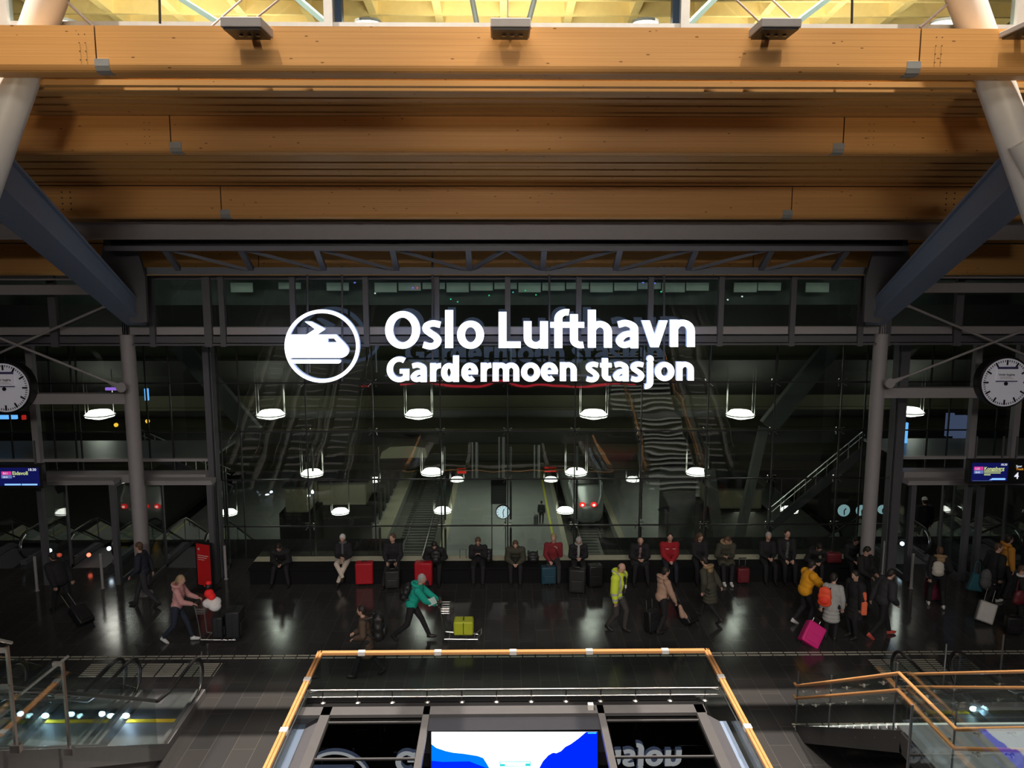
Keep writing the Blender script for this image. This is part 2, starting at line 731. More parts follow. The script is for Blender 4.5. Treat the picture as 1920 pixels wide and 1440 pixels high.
def slats(x0, x1, ya, za, yb, zb, n):
    """planks running along x between (ya,za) and (yb,zb)"""
    bm = NB()
    d = Vector((0, yb - ya, zb - za))
    ln = d.length
    d.normalize()
    nrm = Vector((0, -d.z, d.y))
    step = ln / n
    for k in range(n):
        a = Vector((0, ya, za)) + d * (k * step)
        wdt = step * (.80 if k % 3 else .72)
        lift = .018 * (k % 2)
        q = [a + nrm * lift, a + d * wdt + nrm * lift, a + d * wdt + nrm * .1, a + nrm * .1]
        prism(bm, [(x0, v.y, v.z) for v in q], (x1 - x0, 0, 0))
    q = [Vector((0, ya, za)) + nrm * .09, Vector((0, yb, zb)) + nrm * .09, Vector((0, yb, zb)) + nrm * .2, Vector((0, ya, za)) + nrm * .2]
    prism(bm, [(x0, v.y, v.z) for v in q], (x1 - x0, 0, 0), 1)
    return bm


bm = slats(-16, 16, 15.25, 12.13, 16.93, 11.86, 9)
bb(bm, -16, 16, 14.9, 15.1, P(940, 161.5, 14.9).z, P(940, 151, 14.9).z)
bb(bm, -16, 16, 15.12, 15.3, P(940, 171, 15.12).z, P(940, 163.5, 15.12).z)
struct('ceiling_1', bm, [M['slat'], M['black']])
struct('ceiling_2', slats(-16, 16, 17.35, 11.46, 19.72, 10.76, 13), [M['slat'], M['black']])
struct('ceiling_3', slats(-16, 16, 20.15, 10.42, 22.52, 9.5, 12), [M['slat'], M['black']])
# solid roof above the slats so that light from above stays out
bm = NB()
prism(bm, [(-16, 15.2, 12.5), (-16, 16.95, 12.15), (-16, 19.75, 11.05), (-16, 22.6, 9.85), (-16, 24, 9.6), (-16, 24, 9.9), (-16, 22.6, 10.2), (-16, 19.75, 11.4), (-16, 16.95, 12.6), (-16, 15.2, 12.8)], (32, 0, 0))
struct('ceiling_roof_deck', bm, M['black'])

# ---- timber coffer grid of the far hall ceiling, seen above the first beam
Z = 16.6
bm = NB()
bb(bm, -30, 30, 22.5, 40, Z + .62, Z + .7)
struct('ceiling_far_hall', bm, M['latticeback'])
t = thing('timber_coffer_grid', 'pale yellow timber coffer grid of the bright far ceiling above the top beam', 'ceiling grid', (0, 28, Z))
for k in range(-13, 14):
    x = k * 2.0 + .1
    sk = .05 * k
    bm = NB()
    pr = [(x - .12, Z), (x + .12, Z), (x + .2, Z + .62), (x - .2, Z + .62)]
    a = [bm.verts.new((px_ - sk, 22.6, pz_)) for px_, pz_ in pr]
    b = [bm.verts.new((px_ + sk * 4, 38, pz_)) for px_, pz_ in pr]
    bm.faces.new(a)
    bm.faces.new(list(reversed(b)))
    for j in range(4):
        bm.faces.new((a[j], a[(j + 1) % 4], b[(j + 1) % 4], b[j]))
    part('long_rib', bm, M['lattice'], t)
for Yk in (23.9, 25.5, 27.0, 28.6, 30.4):
    bm = NB()
    prism(bm, [(-28, Yk - .07, Z - .02), (-28, Yk + .07, Z - .02), (-28, Yk + .12, Z + .62), (-28, Yk - .12, Z + .62)], (56, 0, 0))
    part('cross_rib', bm, M['lattice'], t)

# ---- clerestory glazing above the first beam
t = sthing('window_1')
M['whitealu'] = mat('pale_aluminium', (.60, .62, .60), .4, .2)
CY = 15.1
bm = NB()
p = P(960, 46, CY)
bb(bm, -14, 14, CY, CY + .08, p.z - .04, p.z + .03)
bb(bm, -14, 14, CY, CY + .08, p.z + 1.9, p.z + 1.98)
part('rail', bm, M['whitealu'], t)
bm = NB()
for x in (8, 616, 1284, 1912):
    q = P(x, 30, CY)
    bb(bm, q.x - .075, q.x + .075, CY - .05, CY + .15, p.z - .3, p.z + 2)
part('mullion', bm, M['whitealu'], t)
M['bluesteel'] = mat('blue_mullion', (.05, .09, .2), .5)
bm = NB()
for x, m_ in ((634, 1), (1268, 1)):
    q = P(x, 30, CY + .1)
    bb(bm, q.x - .06, q.x + .06, CY + .1, CY + .3, p.z - .3, p.z + 2)
part('mullion', bm, M['bluesteel'], t, label='dark blue mullion')
bm = NB()
bb(bm, -14, 14, CY + .03, CY + .045, p.z, p.z + 1.95)
part('glass', bm, M['glassc'], t)


def strut(name, label, a, b, w_, m_, ya, yb, rnd=True, cat='strut', group='struts behind the clerestory'):
    pa, pb = P(a[0], a[1], ya), P(b[0], b[1], yb)
    bm_ = NB()
    if rnd:
        tube(bm_, [pa, pb], w_, 10)
    else:
        bar(bm_, pa, pb, w_, w_)
    o = part(name, bm_, m_, None, rnd)
    tag(o, label, cat, group)
    return o


M['paleteal'] = mat('pale_teal_steel', (.42, .55, .52), .4)
strut('roof_strut', 'pale teal diagonal strut left of the left lamp housing, against the bright ceiling', (330, -8), (425, 52), .09, M['paleteal'], 17, 16, False)
strut('roof_strut', 'pale teal diagonal strut right of the left lamp housing, beside the white mullion', (552, -8), (622, 52), .09, M['paleteal'], 17, 16, False)
strut('roof_strut', 'pale teal diagonal strut just right of the right white mullion', (1345, -8), (1285, 52), .09, M['paleteal'], 17, 16, False)
strut('roof_strut', 'pale teal diagonal strut right of the right lamp housing', (1560, -8), (1480, 52), .09, M['paleteal'], 17, 16, False)
strut('steel_rod', 'thin pale rod rising right from the left lamp housing', (398, 48), (462, -8), .018, M['white'], 14.9, 14.9)
strut('steel_rod', 'thin grey rod leaning right above the left lamp housing', (478, 36), (532, -8), .018, M['steel'], 14.9, 14.9)
strut('steel_rod', 'thin grey rod beside the left white column', (122, 0), (175, 50), .025, M['steel'], 14.9, 14.9)
strut('steel_rod', 'thin purple grey rod rising left from the right lamp housing', (1425, 42), (1372, -8), .018, M['steel'], 14.9, 14.9)
strut('steel_rod', 'thin pale rod crossing above the right lamp housing', (1440, -8), (1502, 52), .018, M['white'], 14.9, 14.9)
strut('steel_rod', 'thin grey rod beside the right white column', (1780, 5), (1725, 52), .025, M['steel'], 14.9, 14.9)
strut('steel_rod', 'dark vertical rod above the top beam, left of the left lamp housing', (299, -8), (300, 44), .02, M['black'], 14.9, 14.9)
strut('steel_rod', 'dark vertical rod above the top beam, right of the right lamp housing', (1598, -8), (1597, 44), .02, M['black'], 14.9, 14.9)
strut('steel_rod', 'thin vertical suspension rod above the middle lamp housing', (952, -8), (952, 36), .012, M['steel'], 14.4, 14.4)
strut('steel_cable_pole', 'pale twin pole left of the middle lamp housing', (884, -8), (894, 44), .05, M['whitealu'], 16, 16)
strut('steel_cable_pole', 'pale twin pole right of the middle lamp housing', (1004, -8), (990, 44), .05, M['whitealu'], 16, 16)
# round ceiling lamps glimpsed behind the top edge of the beam
for x, lb in ((690, 'glowing round ceiling lamp low behind the top beam, right of the left white mullion'), (1210, 'glowing round ceiling lamp behind the top beam, left of the right white mullion'),
              (120, 'glowing round ceiling lamp beside the left white column'), (1770, 'glowing round ceiling lamp beside the right white column')):
    q = P(x, 44.5, 15.8)
    t = thing('ceiling_lamp', lb, 'lamp', q, group='round lamps behind the top beam')
    bm = NB()
    lathe(bm, [(0, -.05), (.17, -.045), (.22, -.02), (.22, 0), (0, 0)], q, 24)
    part('diffuser', bm, M['lampwarm'], t)
    bm = NB()
    lathe(bm, [(.24, 0), (.24, .05), (0, .05)], q, 24)
    part('housing', bm, M['white'], t)

# lamp housings hung on the top beam
M['housing'] = mat('beige_grey_housing', (.42, .39, .37), .5)
for cx, y0, lb in ((463, 31, 'grey box floodlight housing on the top beam near the left, casting a sharp shadow'),
                   (957, 33, 'grey box floodlight housing in the middle of the top beam'),
                   (1453, 33, 'grey box floodlight housing on the top beam near the right, casting a sharp shadow'),
                   (1935, 38, 'grey box floodlight housing cut off by the right picture edge')):
    q = P(cx, 55, 13.62)
    t = thing('floodlight_housing', lb, 'light fixture', q, group='floodlight housings on the top beam')
    bm = NB()
    w2 = .31
    z1 = P(cx, y0, 13.3).z
    z0 = P(cx, 50, 13.3).z
    bb(bm, q.x - w2, q.x + w2, 13.3, 13.98, z0, z1)
    part('body', bm, M['housing'], t, bevel=.012)
    bm = NB()
    a = .03
    bb(bm, q.x - w2 + a, q.x + w2 - a, 13.34, 13.94, z0 - .03, z0 - .001)
    part('lens_recess', bm, M['black'], t)
    bm = NB()
    for k in range(3):
        lathe(bm, [(.0, -.01), (.035, 0), (.035, .03)], (q.x - .1 + .13 * k, 13.65, z0 - .05), 12)
    part('reflector', bm, M['inox'], t)
    bm = NB()
    bb(bm, q.x - .05, q.x + .05, 13.9, 14.02, z0 + .03, z0 + .16)
    part('mounting', bm, M['steel'], t)

# white leaning tubular columns
for pa, pb, side, lb in (((104, -40), (-60, 430), 'left', 'white leaning tubular column at the left picture edge, passing behind the top beam'),
                         ((1797, -40), (1962, 430), 'right', 'white leaning tubular column at the right picture edge, passing behind the top beam')):
    a, b = P(*pa, 14.85), P(*pb, 14.85)
    t = thing('leaning_column', lb, 'column', b, group='white leaning columns')
    bm = NB()
    tube(bm, [a + (a - b) * .3, b], .295, 40)
    part('shaft', bm, M['white'], t, True)
    bm = NB()
    s = -1 if side == 'left' else 1
    c0, c1 = P(940 + s * 975, 265, 14.6), P(940 + s * 1060, 420, 14.6)
    tube(bm, [c0, c1], [.22, .3], 24)
    part('collar', bm, M['white'], t, True)

# blue grey tapered braces down to the columns
for s, side in ((-1, 'left'), (1, 'right')):
    c = 948
    def q(dx, y, Y):
        return P(c + s * dx, y, Y)
    top, bot = q(985, 312, 15.5), q(690, 596, 21.6)
    t = thing('steel_brace', 'wide blue-grey tapered steel brace slanting down to the column on the %s' % side, 'brace', bot, group='blue-grey steel braces')
    bm = NB()
    bar(bm, top, bot, .62, .62, 0, (0, 0, 1), .42, .34)
    part('web', bm, M['steelblue'], t)
    bm = NB()
    d = (bot - top).normalized()
    sv, tv = frame_of(d)
    for j in (-1, 1):
        bar(bm, top + tv * (j * .33), bot + tv * (j * .18), .80, .05, 0, (0, 0, 1), .5, .05)
    part('flange', bm, M['steelblue'], t)
    bm = NB()
    a = q(742, 495, 20.6)
    b2 = q(690, 470, 20.6)
    prism(bm, [q(x_, y_, 21.0) for x_, y_ in ((752, 432), (700, 436), (676, 520), (672, 604), (702, 606), (760, 500))], (0, .12, 0))
    part('gusset', bm, M['steeldk'], t)
    # round column below with a pinned foot
    cx = 10.08 if s > 0 else -9.80
    z1 = P(948, 626, 21.75).z
    t = thing('round_column', 'round grey steel column with a narrow pinned foot, %s side of the glass front' % side, 'column', (cx, 21.75, 0), group='round grey columns')
    bm = NB()
    tube(bm, [(cx, 21.75, 1.05), (cx, 21.75, z1)], .185, 36)
    part('shaft', bm, M['steel'], t, True)
    bm = NB()
    for k in (-1, 0, 1):
        bar(bm, (cx + k * .05, 21.75, .05), (cx + k * .05, 21.75, 1.06), .025, .16 if k else .1, 0, (0, 1, 0))
    lathe(bm, [(.14, 1.02), (.14, 1.06), (0, 1.06)], (cx, 21.75, 0), 20)
    lathe(bm, [(.22, .0), (.22, .05), (0, .05)], (cx, 21.75, 0), 20)
    part('foot', bm, M['steel'], t)
    bm = NB()
    for k in (-1, 0, 1):
        bar(bm, (cx + k * .06, 21.7, z1), (cx + k * .04, 21.7, z1 + .42), .03, .14, 0, (0, 1, 0))
    part('head_plate', bm, M['steel'], t)

# grey girder and lattice truss under the timber
t = thing('steel_girder', 'long grey steel girder directly under the third timber beam', 'girder', (0, 20.4, 9.6))
bm = NB()
za, zb = P(940, 447, 20.4).z, P(940, 419, 20.4).z
bb(bm, -13.5, 13.5, 20.4, 20.43, za, zb)
part('web', bm, M['steel'], t)
bm = NB()
bb(bm, -13.5, 13.5, 20.28, 20.6, za - .03, za)
bb(bm, -13.5, 13.5, 20.28, 20.6, zb, zb + .03)
part('flange', bm, M['steel'], t)
t = thing('lattice_truss', 'blue-grey lattice truss with slanted diagonals above the upper windows', 'truss', (0, 21, 9))
ta, tb = P(940, 466, 20.5), P(940, 508, 21.4)
bm = NB()
bb(bm, -9.6, 10.0, ta.y - .1, ta.y + .1, ta.z - .06, ta.z + .06)
part('top_chord', bm, M['truss'], t)
bm = NB()
bb(bm, -9.6, 10.0, tb.y - .1, tb.y + .1, tb.z - .09, tb.z + .09)
part('bottom_chord', bm, M['truss'], t)
tops = [308 + 142.5 * k for k in range(10)]
xs = []
for x in tops:
    a = P(x, 466, 20.5)
    b = Vector((a.x, tb.y, tb.z))
    xs.append(a.x)
    bm = NB()
    bar(bm, a, b, .14, .1)
    part('post', bm, M['truss'], t)
for k, x in enumerate(xs[:-1]):
    x2 = xs[k + 1]
    bm = NB()
    if k < 4:
        bar(bm, (x, ta.y, ta.z), (x2, tb.y, tb.z), .12, .08)
    elif k == 4:
        mid = (x + x2) / 2
        bar(bm, (mid, ta.y, ta.z), (x, tb.y, tb.z), .12, .08)
        bar(bm, (mid, ta.y, ta.z), (x2, tb.y, tb.z), .12, .08)
    else:
        bar(bm, (x2, ta.y, ta.z), (x, tb.y, tb.z), .12, .08)
    part('diagonal', bm, M['truss'], t)
t = thing('shutter_box', 'long dark housing running between girder and truss', 'housing', (0, 20.9, 9.5))
bm = NB()
bb(bm, -9.6, 10.0, 20.75, 21.2, P(940, 462, 20.75).z, P(940, 449, 20.75).z)
part('casing', bm, M['black'], t)

# ---- glazed gallery above the lower facade
t = sthing('window_2')
zt = P(940, 524, UY).z
zl1, zl0 = P(940, 613, UY).z, P(940, 627, UY).z
zb0 = P(940, 647, UY).z
bm = NB()
bb(bm, -20, 20, UY, UY + .12, zt, zt + .1)
bb(bm, -20, 20, UY + .1, UY + .2, zt - 1.7, zt - 1.65)
part('head_rail', bm, M['steeldk'], t)
bm = NB()
bb(bm, -20, 20, UY, UY + .3, zl0, zl1)
part('ledge', bm, M['steel'], t)
bm = NB()
bb(bm, -20, 20, UY - .05, UY + .3, zb0 + .07, zl0 - .04)
bb(bm, -20, 20, UY - .1, UY + .35, zb0, zb0 + .05)
part('spandrel', bm, M['steeldk'], t)
for x in (98, 232, 283, 388, 416, 549, 686, 819, 952, 1085, 1220, 1352, 1487, 1616, 1668, 1799):
    q = P(x, 580, UY - .1)
    wdt = .07 if x not in (98, 1799, 388) else .1
    bm = NB()
    bb(bm, q.x - wdt, q.x + wdt, UY - .12, UY + .02, zb0 - .03, zt + .1)
    part('mullion', bm, M['steeldk'], t)
bm = NB()
bb(bm, -20, 20, UY + .08, UY + .1, zl1, zt)
part('glass', bm, M['glassw'], t)
# dark gallery room behind the upper glass
bm = NB()
bb(bm, -20, 20, FY, FY + .1, zl1 + .5, 9.4)
struct('wall_gallery', bm, mat('gallery_back_wall', (.12, .14, .13), .6, 0, .7, 1.3))
area('gallery_added_fill', (0, 22.0, 8.3), (0, 23.3, 7.6), 24, .15, 15, (.85, 1, .92))  # unseen lamp added to lift the dark gallery back wall
# pale soffit panels and small coloured lights inside the gallery
M['soffit'] = mat('gallery_soffit', (.42, .48, .43), .6, 0, .35, 2)
t = thing('gallery_soffit', 'row of dim greenish soffit panels at the top of the upper windows', 'ceiling panels', (0, 22.8, 8.4))
for k in range(26):
    if k in (1, 3, 5, 20, 23, 25):
        continue
    a = P(432 + k * 45, 530, 22.6)
    b = P(432 + k * 45 + 42, 548 - (k % 3) * 3, 22.6)
    bm = NB()
    bb(bm, a.x, b.x, 22.6, 22.66, b.z, a.z)
    part('soffit_panel', bm, M['soffit'], t)
for x, y, c_, nm_ in ((665, 530, (.2, .25, 1), 'blue'), (774, 540, (.3, .2, 1), 'violet'), (782, 540, (1, .15, .2), 'red'), (845, 561, (.05, .8, .35), 'green'), (858, 566, (.05, .8, .35), 'green'), (917, 554, (.05, .8, .35), 'green'),
                      (962, 548, (.1, .7, .7), 'teal'), (985, 545, (.05, .8, .35), 'green'), (1005, 553, (.05, .8, .35), 'green'), (1206, 530, (.25, .3, 1), 'blue'), (1228, 531, (.25, .3, 1), 'blue'), (1240, 547, (.05, .8, .35), 'green'),
                      (703, 550, (.9, 1, .95), 'white'), (1392, 556, (.9, 1, .95), 'white'), (1365, 562, (.9, 1, .95), 'white'), (1720, 527, (.25, .3, 1), 'blue')):
    if nm_ + '_dot' not in M:
        M[nm_ + '_dot'] = emis(nm_ + '_dot', c_, 1.0)
    c = P(x, y, 22.5)
    bm = NB()
    ball(bm, c, (.035 if nm_ in ('blue', 'violet') else .016, .012, .016), 2)
    lathe(bm, [(.02, 0), (.02, -.05), (0, -.05)], c, 10, axis='Y')
    tag(part('signal_light', bm, M[nm_ + '_dot']), 'tiny %s light point behind the upper windows' % nm_, 'light', 'tiny %s lights behind the upper windows' % nm_)
# pale side girders of the gallery
for s, x0, x1, lb in ((-1, -40, 200, 'pale grey horizontal girder at the left, above the side windows'), (1, 1700, 1960, 'pale grey horizontal girder at the right, above the side windows')):
    a, b = P(x0, 536, UY - .4), P(x1, 536, UY - .4)
    z0 = P(940, 552 if s < 0 else 549, UY - .4).z
    z1 = P(940, 534 if s < 0 else 531, UY - .4).z
    bm = NB()
    bb(bm, a.x, b.x, UY - .45, UY - .1, z0, z1)
    bb(bm, a.x, b.x, UY - .5, UY - .1, z1 + .12, z1 + .16)
    o = part('side_girder', bm, M['steel'])
    tag(o, lb, 'girder')

# ---- lower glass facade
t = sthing('window_3')
XL, XR = P(404, 900, FY).x, P(1664, 900, FY).x
ys = (717, 808, 898, 985)
zs = [P(940, y + .5, FY).z for y in ys]
zbase = P(940, 1045, FY).z
bm = NB()
bb(bm, -20, XL, FY, FY + .014, 3.1, 7.2)
bb(bm, XR, 20, FY, FY + .014, 3.1, 7.2)
bb(bm, XL, XR, FY, FY + .014, zbase, 7.2)
part('glass', bm, M['glassw'], t)
bm = NB()
for i, z in enumerate(zs):
    if i < 2:
        bb(bm, -20, 20, FY - .015, FY + .03, z - .018, z + .018)
    else:
        bb(bm, XL, XR, FY - .015, FY + .03, z - .018, z + .018)
part('transom', bm, M['black'], t)
vx = [418, 455, 578, 702, 827, 952, 1077, 1200, 1323, 1446, 1569, 1613]
for x in vx:
    q = P(x, 900, FY)
    bm = NB()
    bb(bm, q.x - .018, q.x + .018, FY - .015, FY + .03, zbase, 7.0)
    part('mullion', bm, M['black'], t)
    if 480 < x < 1600:
        bm = NB()
        for a_, b_ in ((zbase, zs[3] - .12), (zs[3] + .12, zs[2] - .0), (zs[2] + .2, zs[1] - .5), (5.9, 6.8)):
            tube(bm, [(q.x + .09, FY + .22, a_), (q.x + .09, FY + .22, b_)], .032, 8)
        for z in zs:
            tube(bm, [(q.x - .12, FY + .1, z), (q.x + .12, FY + .1, z)], .014, 6)
            for dx in (-.12, .12):
                for dz in (-.1, .1):
                    tube(bm, [(q.x + dx, FY - .03, z + dz), (q.x + dx * .4, FY + .2, z + dz * .3)], .012, 6)
        part('fin_rod', bm, M['inox'], t)
for x in (20, 100, 140, 150, 278, 322, 1740, 1778, 1868):
    q = P(x, 800, FY)
    bm = NB()
    bb(bm, q.x - .018, q.x + .018, FY - .015, FY + .03, 3.1, 7.0)
    part('mullion', bm, M['black'], t)
bm = NB()
for x in (1822, 1902, 68):
    q = P(x, 800, FY - .1)
    bb(bm, q.x - .09, q.x + .09, FY - .2, FY, 2.9, 7.0)
part('side_post', bm, M['steel'], t)
for x, wd, lb in ((403, .075, 'tall dark square post left of the long bench'), (1675, .12, 'tall dark square post right of the round column, beside the right doorways')):
    q = P(x, 900, FY - .25)
    bm = NB()
    bb(bm, q.x - wd, q.x + wd, FY - .5, FY - .1, 0, 6.85)
    for dx in (-wd - .03, wd + .03):
        bb(bm, q.x + dx - .015, q.x + dx + .015, FY - .4, FY - .1, 0, 6.85)
    o = part('square_post', bm, M['steeldk'])
    tag(o, lb, 'post')
# canopy strip over the side doorways
for i, (x0, x1, lb) in enumerate(((-20, XL - .15, 'left'), (XR + .3, 20, 'right'))):
    bm = NB()
    bb(bm, x0, x1, FY - .35, FY + .15, P(940, 897, FY).z, P(940, 882, FY).z)
    bb(bm, x0, x1, FY - .1, FY + 2.4, P(940, 862, FY).z, P(940, 857, FY).z)
    struct('trim_%d' % (10 + i), bm, M['steel'])

# side bars, tie rods, clocks
for s in (-1, 1):
    side = 'left' if s < 0 else 'right'
    bm = NB()
    if s < 0:
        a, b = P(66, 746, 21.75), Vector((-9.85, 21.75, 0))
    else:
        a, b = P(1830, 738, 21.75), Vector((10.15, 21.75, 0))
    z0 = P(940, 756 if s < 0 else 748, 21.6).z
    z1 = P(940, 737 if s < 0 else 729, 21.6).z
    bb(bm, a.x, b.x, 21.6, 21.85, z0, z1)
    o = part('clock_bracket_bar', bm, M['steel'])
    tag(o, 'horizontal grey steel bar between the round column and the station clock at the %s' % side, 'bar')
    rods = [((215, 566), (-60, 688)), ((-60, 610), (228, 726))] if s < 0 else [((1685, 566), (1980, 690)), ((1980, 596), (1668, 718))]
    for k, (p0, p1) in enumerate(rods):
        a, b = P(*p0, 21.45 - .15 * k), P(*p1, 21.45 - .15 * k)
        t = thing('tie_rod', ('%s tie rod, the one %s' % (side, ('starting at the foot of the blue-grey brace', 'ending in a round lug on the column')[k])), 'rod', a, group='tie rods beside the clocks')
        bm = NB()
        tube(bm, [a, b], .033, 12)
        part('rod', bm, M['steel'], t, True)
        bm = NB()
        e = a if k == 0 else b
        o2 = b if k == 0 else a
        dd = (o2 - e).normalized()
        bar(bm, e, e + dd * .35, .05, .16, 0, (0, 0, 1), .04, .07)
        if k:
            lathe(bm, [(0, -.05), (.13, -.05), (.13, .05), (0, .05)], e, 20, axis='Y')
        part('clevis', bm, M['steel'], t)
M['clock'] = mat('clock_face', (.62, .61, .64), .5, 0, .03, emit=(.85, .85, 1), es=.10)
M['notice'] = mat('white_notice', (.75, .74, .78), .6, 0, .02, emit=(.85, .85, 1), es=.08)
M['navy'] = mat('navy_print', (.07, .06, .18), .6)
for cx, cy, lb in ((9, 727, 'large round station clock without hands at the left edge, with a notice plate'), (1885, 717, 'large round station clock without hands at the right edge, with a notice plate')):
    c = P(cx, cy, 21.3)
    r_ = .655
    t = thing('station_clock', lb, 'clock', c, group='station clocks')
    bm = NB()
    lathe(bm, [(0, .0), (r_ - .01, 0), (r_ - .01, .02), (0, .02)], c, 64, axis='Y')
    part('dial', bm, M['clock'], t)
    bm = NB()
    lathe(bm, [(r_ - .02, -.0), (r_ - .02, .02), (r_ + .0, .03), (r_ + .03, 0), (r_ + .03, -.3), (0, -.3), (0, -.01)], c, 64, axis='Y')
    part('case', bm, M['black'], t, True)
    bm = NB()
    for k in range(60):
        a = 2 * PI * k / 60
        big = k % 5 == 0
        d = Vector((math.sin(a), 0, math.cos(a)))
        r0 = r_ * (.70 if big else .83)
        c2 = c + Vector((0, -.025, 0))
        bar(bm, c2 + d * r0, c2 + d * (r_ * .91), .045 if big else .02, .006, 0, (0, 1, 0))
    part('minute_marks', bm, M['black'], t)
    bm = NB()
    lathe(bm, [(0, -.03), (.05, -.03), (.05, .04), (0, .04)], c + Vector((0, 0, -.03)), 16, axis='Y')
    part('hub', bm, M['black'], t)
    n_ = NB()
    bb(n_, c.x - .26, c.x + .28, c.y - .05, c.y - .035, c.z + .05, c.z + .36)
    pl = part('notice_plate', n_, M['notice'], t)
    n_ = NB()
    bb(n_, c.x - .26, c.x + .28, c.y - .055, c.y - .05, c.z + .36, c.z + .42)
    bb(n_, c.x - .28, c.x + .28, c.y - .06, c.y - .03, c.z + .025, c.z + .05)
    part('header_bar', n_, M['navy'], pl)
    put_text('lettering', 'Under bygging', .072, (c.x - .22, c.y - .052, c.z + .19), pl, M['black'], bold=.001)
    bm = NB()
    for k in range(3):
        bb(bm, c.x - .18, c.x + .2 - .05 * k, c.y - .0515, c.y - .05, c.z + .10 + k * .025, c.z + .107 + k * .025)
    part('small_print', bm, M['steel'], pl)

# ---- bench along the facade
t = thing('long_bench', 'long black bench with cream back edge along the glass front, people seated on it', 'bench', (1, 22.7, 0))
bx0, bx1 = P(466, 1080, 22.3).x, P(1636, 1080, 22.3).x
bm = NB()
bb(bm, bx0, bx1, 22.4, FY - .02, 0, .44)
part('base', bm, M['bench'], t)
bm = NB()
bb(bm, bx0 - .02, bx1, 22.33, 22.88, .44, .5)
part('seat', bm, M['bench'], t)
bm = NB()
bb(bm, bx0 - .02, bx1, 22.88, FY - .02, .44, .505)
part('back_sill', bm, M['cream'], t)
# ================================================================== STATION SIGN
SY = 21.15


def spt(x, y, dy=0.0):
    """sign drawing coordinates: four units per picture pixel, origin (480, 480)"""
    return P(480 + x / 4, 480 + y / 4, SY) + Vector((0, dy, 0))


SD = .16


def plate(bm, pts):
    a = [bm.verts.new(spt(x, y)) for x, y in pts]
    b = [bm.verts.new(spt(x, y) + Vector((0, SD, 0))) for x, y in pts]
    n = len(pts)
    f = [bm.faces.new(a), bm.faces.new(list(reversed(b)))]
    for i in range(n):
        g = bm.faces.new((a[i], a[(i + 1) % n], b[(i + 1) % n], b[i]))
        g.material_index = 1
    f[1].material_index = 1


def stroke(bm, path, w, closed=False, w2=None):
    n = len(path)
    L, Rr = [], []
    for i, p in enumerate(path):
        p = Vector(p)
        if closed:
            a, b = Vector(path[i - 1]), Vector(path[(i + 1) % n])
        else:
            a, b = Vector(path[max(0, i - 1)]), Vector(path[min(n - 1, i + 1)])
        d = (b - a).normalized()
        nn = Vector((-d.y, d.x))
        ww = w if w2 is None else math.hypot(w2 * nn.x, w * nn.y)
        L.append(p + nn * ww / 2)
        Rr.append(p - nn * ww / 2)
    fl = [bm.verts.new(spt(*v)) for v in L]
    fr = [bm.verts.new(spt(*v)) for v in Rr]
    bl = [bm.verts.new(spt(*v, SD)) for v in L]
    br = [bm.verts.new(spt(*v, SD)) for v in Rr]
    rng = range(n) if closed else range(n - 1)
    for i in rng:
        j = (i + 1) % n
        bm.faces.new((fl[i], fl[j], fr[j], fr[i]))
        for q in ((bl[i], br[i], br[j], bl[j]), (fl[i], bl[i], bl[j], fl[j]), (fr[i], fr[j], br[j], br[i])):
            bm.faces.new(q).material_index = 1
    if not closed:
        for i in (0, n - 1):
            bm.faces.new((fl[i], fr[i], br[i], bl[i])).material_index = 1


def arc(cx, cy, rx, ry, a0, a1, n=18):
    """degrees, 0 = right, 90 = down"""
    return [(cx + rx * math.cos(R(a0 + (a1 - a0) * k / n)), cy + ry * math.sin(R(a0 + (a1 - a0) * k / n))) for k in range(n + 1)]


def rect(bm, x0, x1, y0, y1):
    plate(bm, [(x0, y0), (x1, y0), (x1, y1), (x0, y1)])


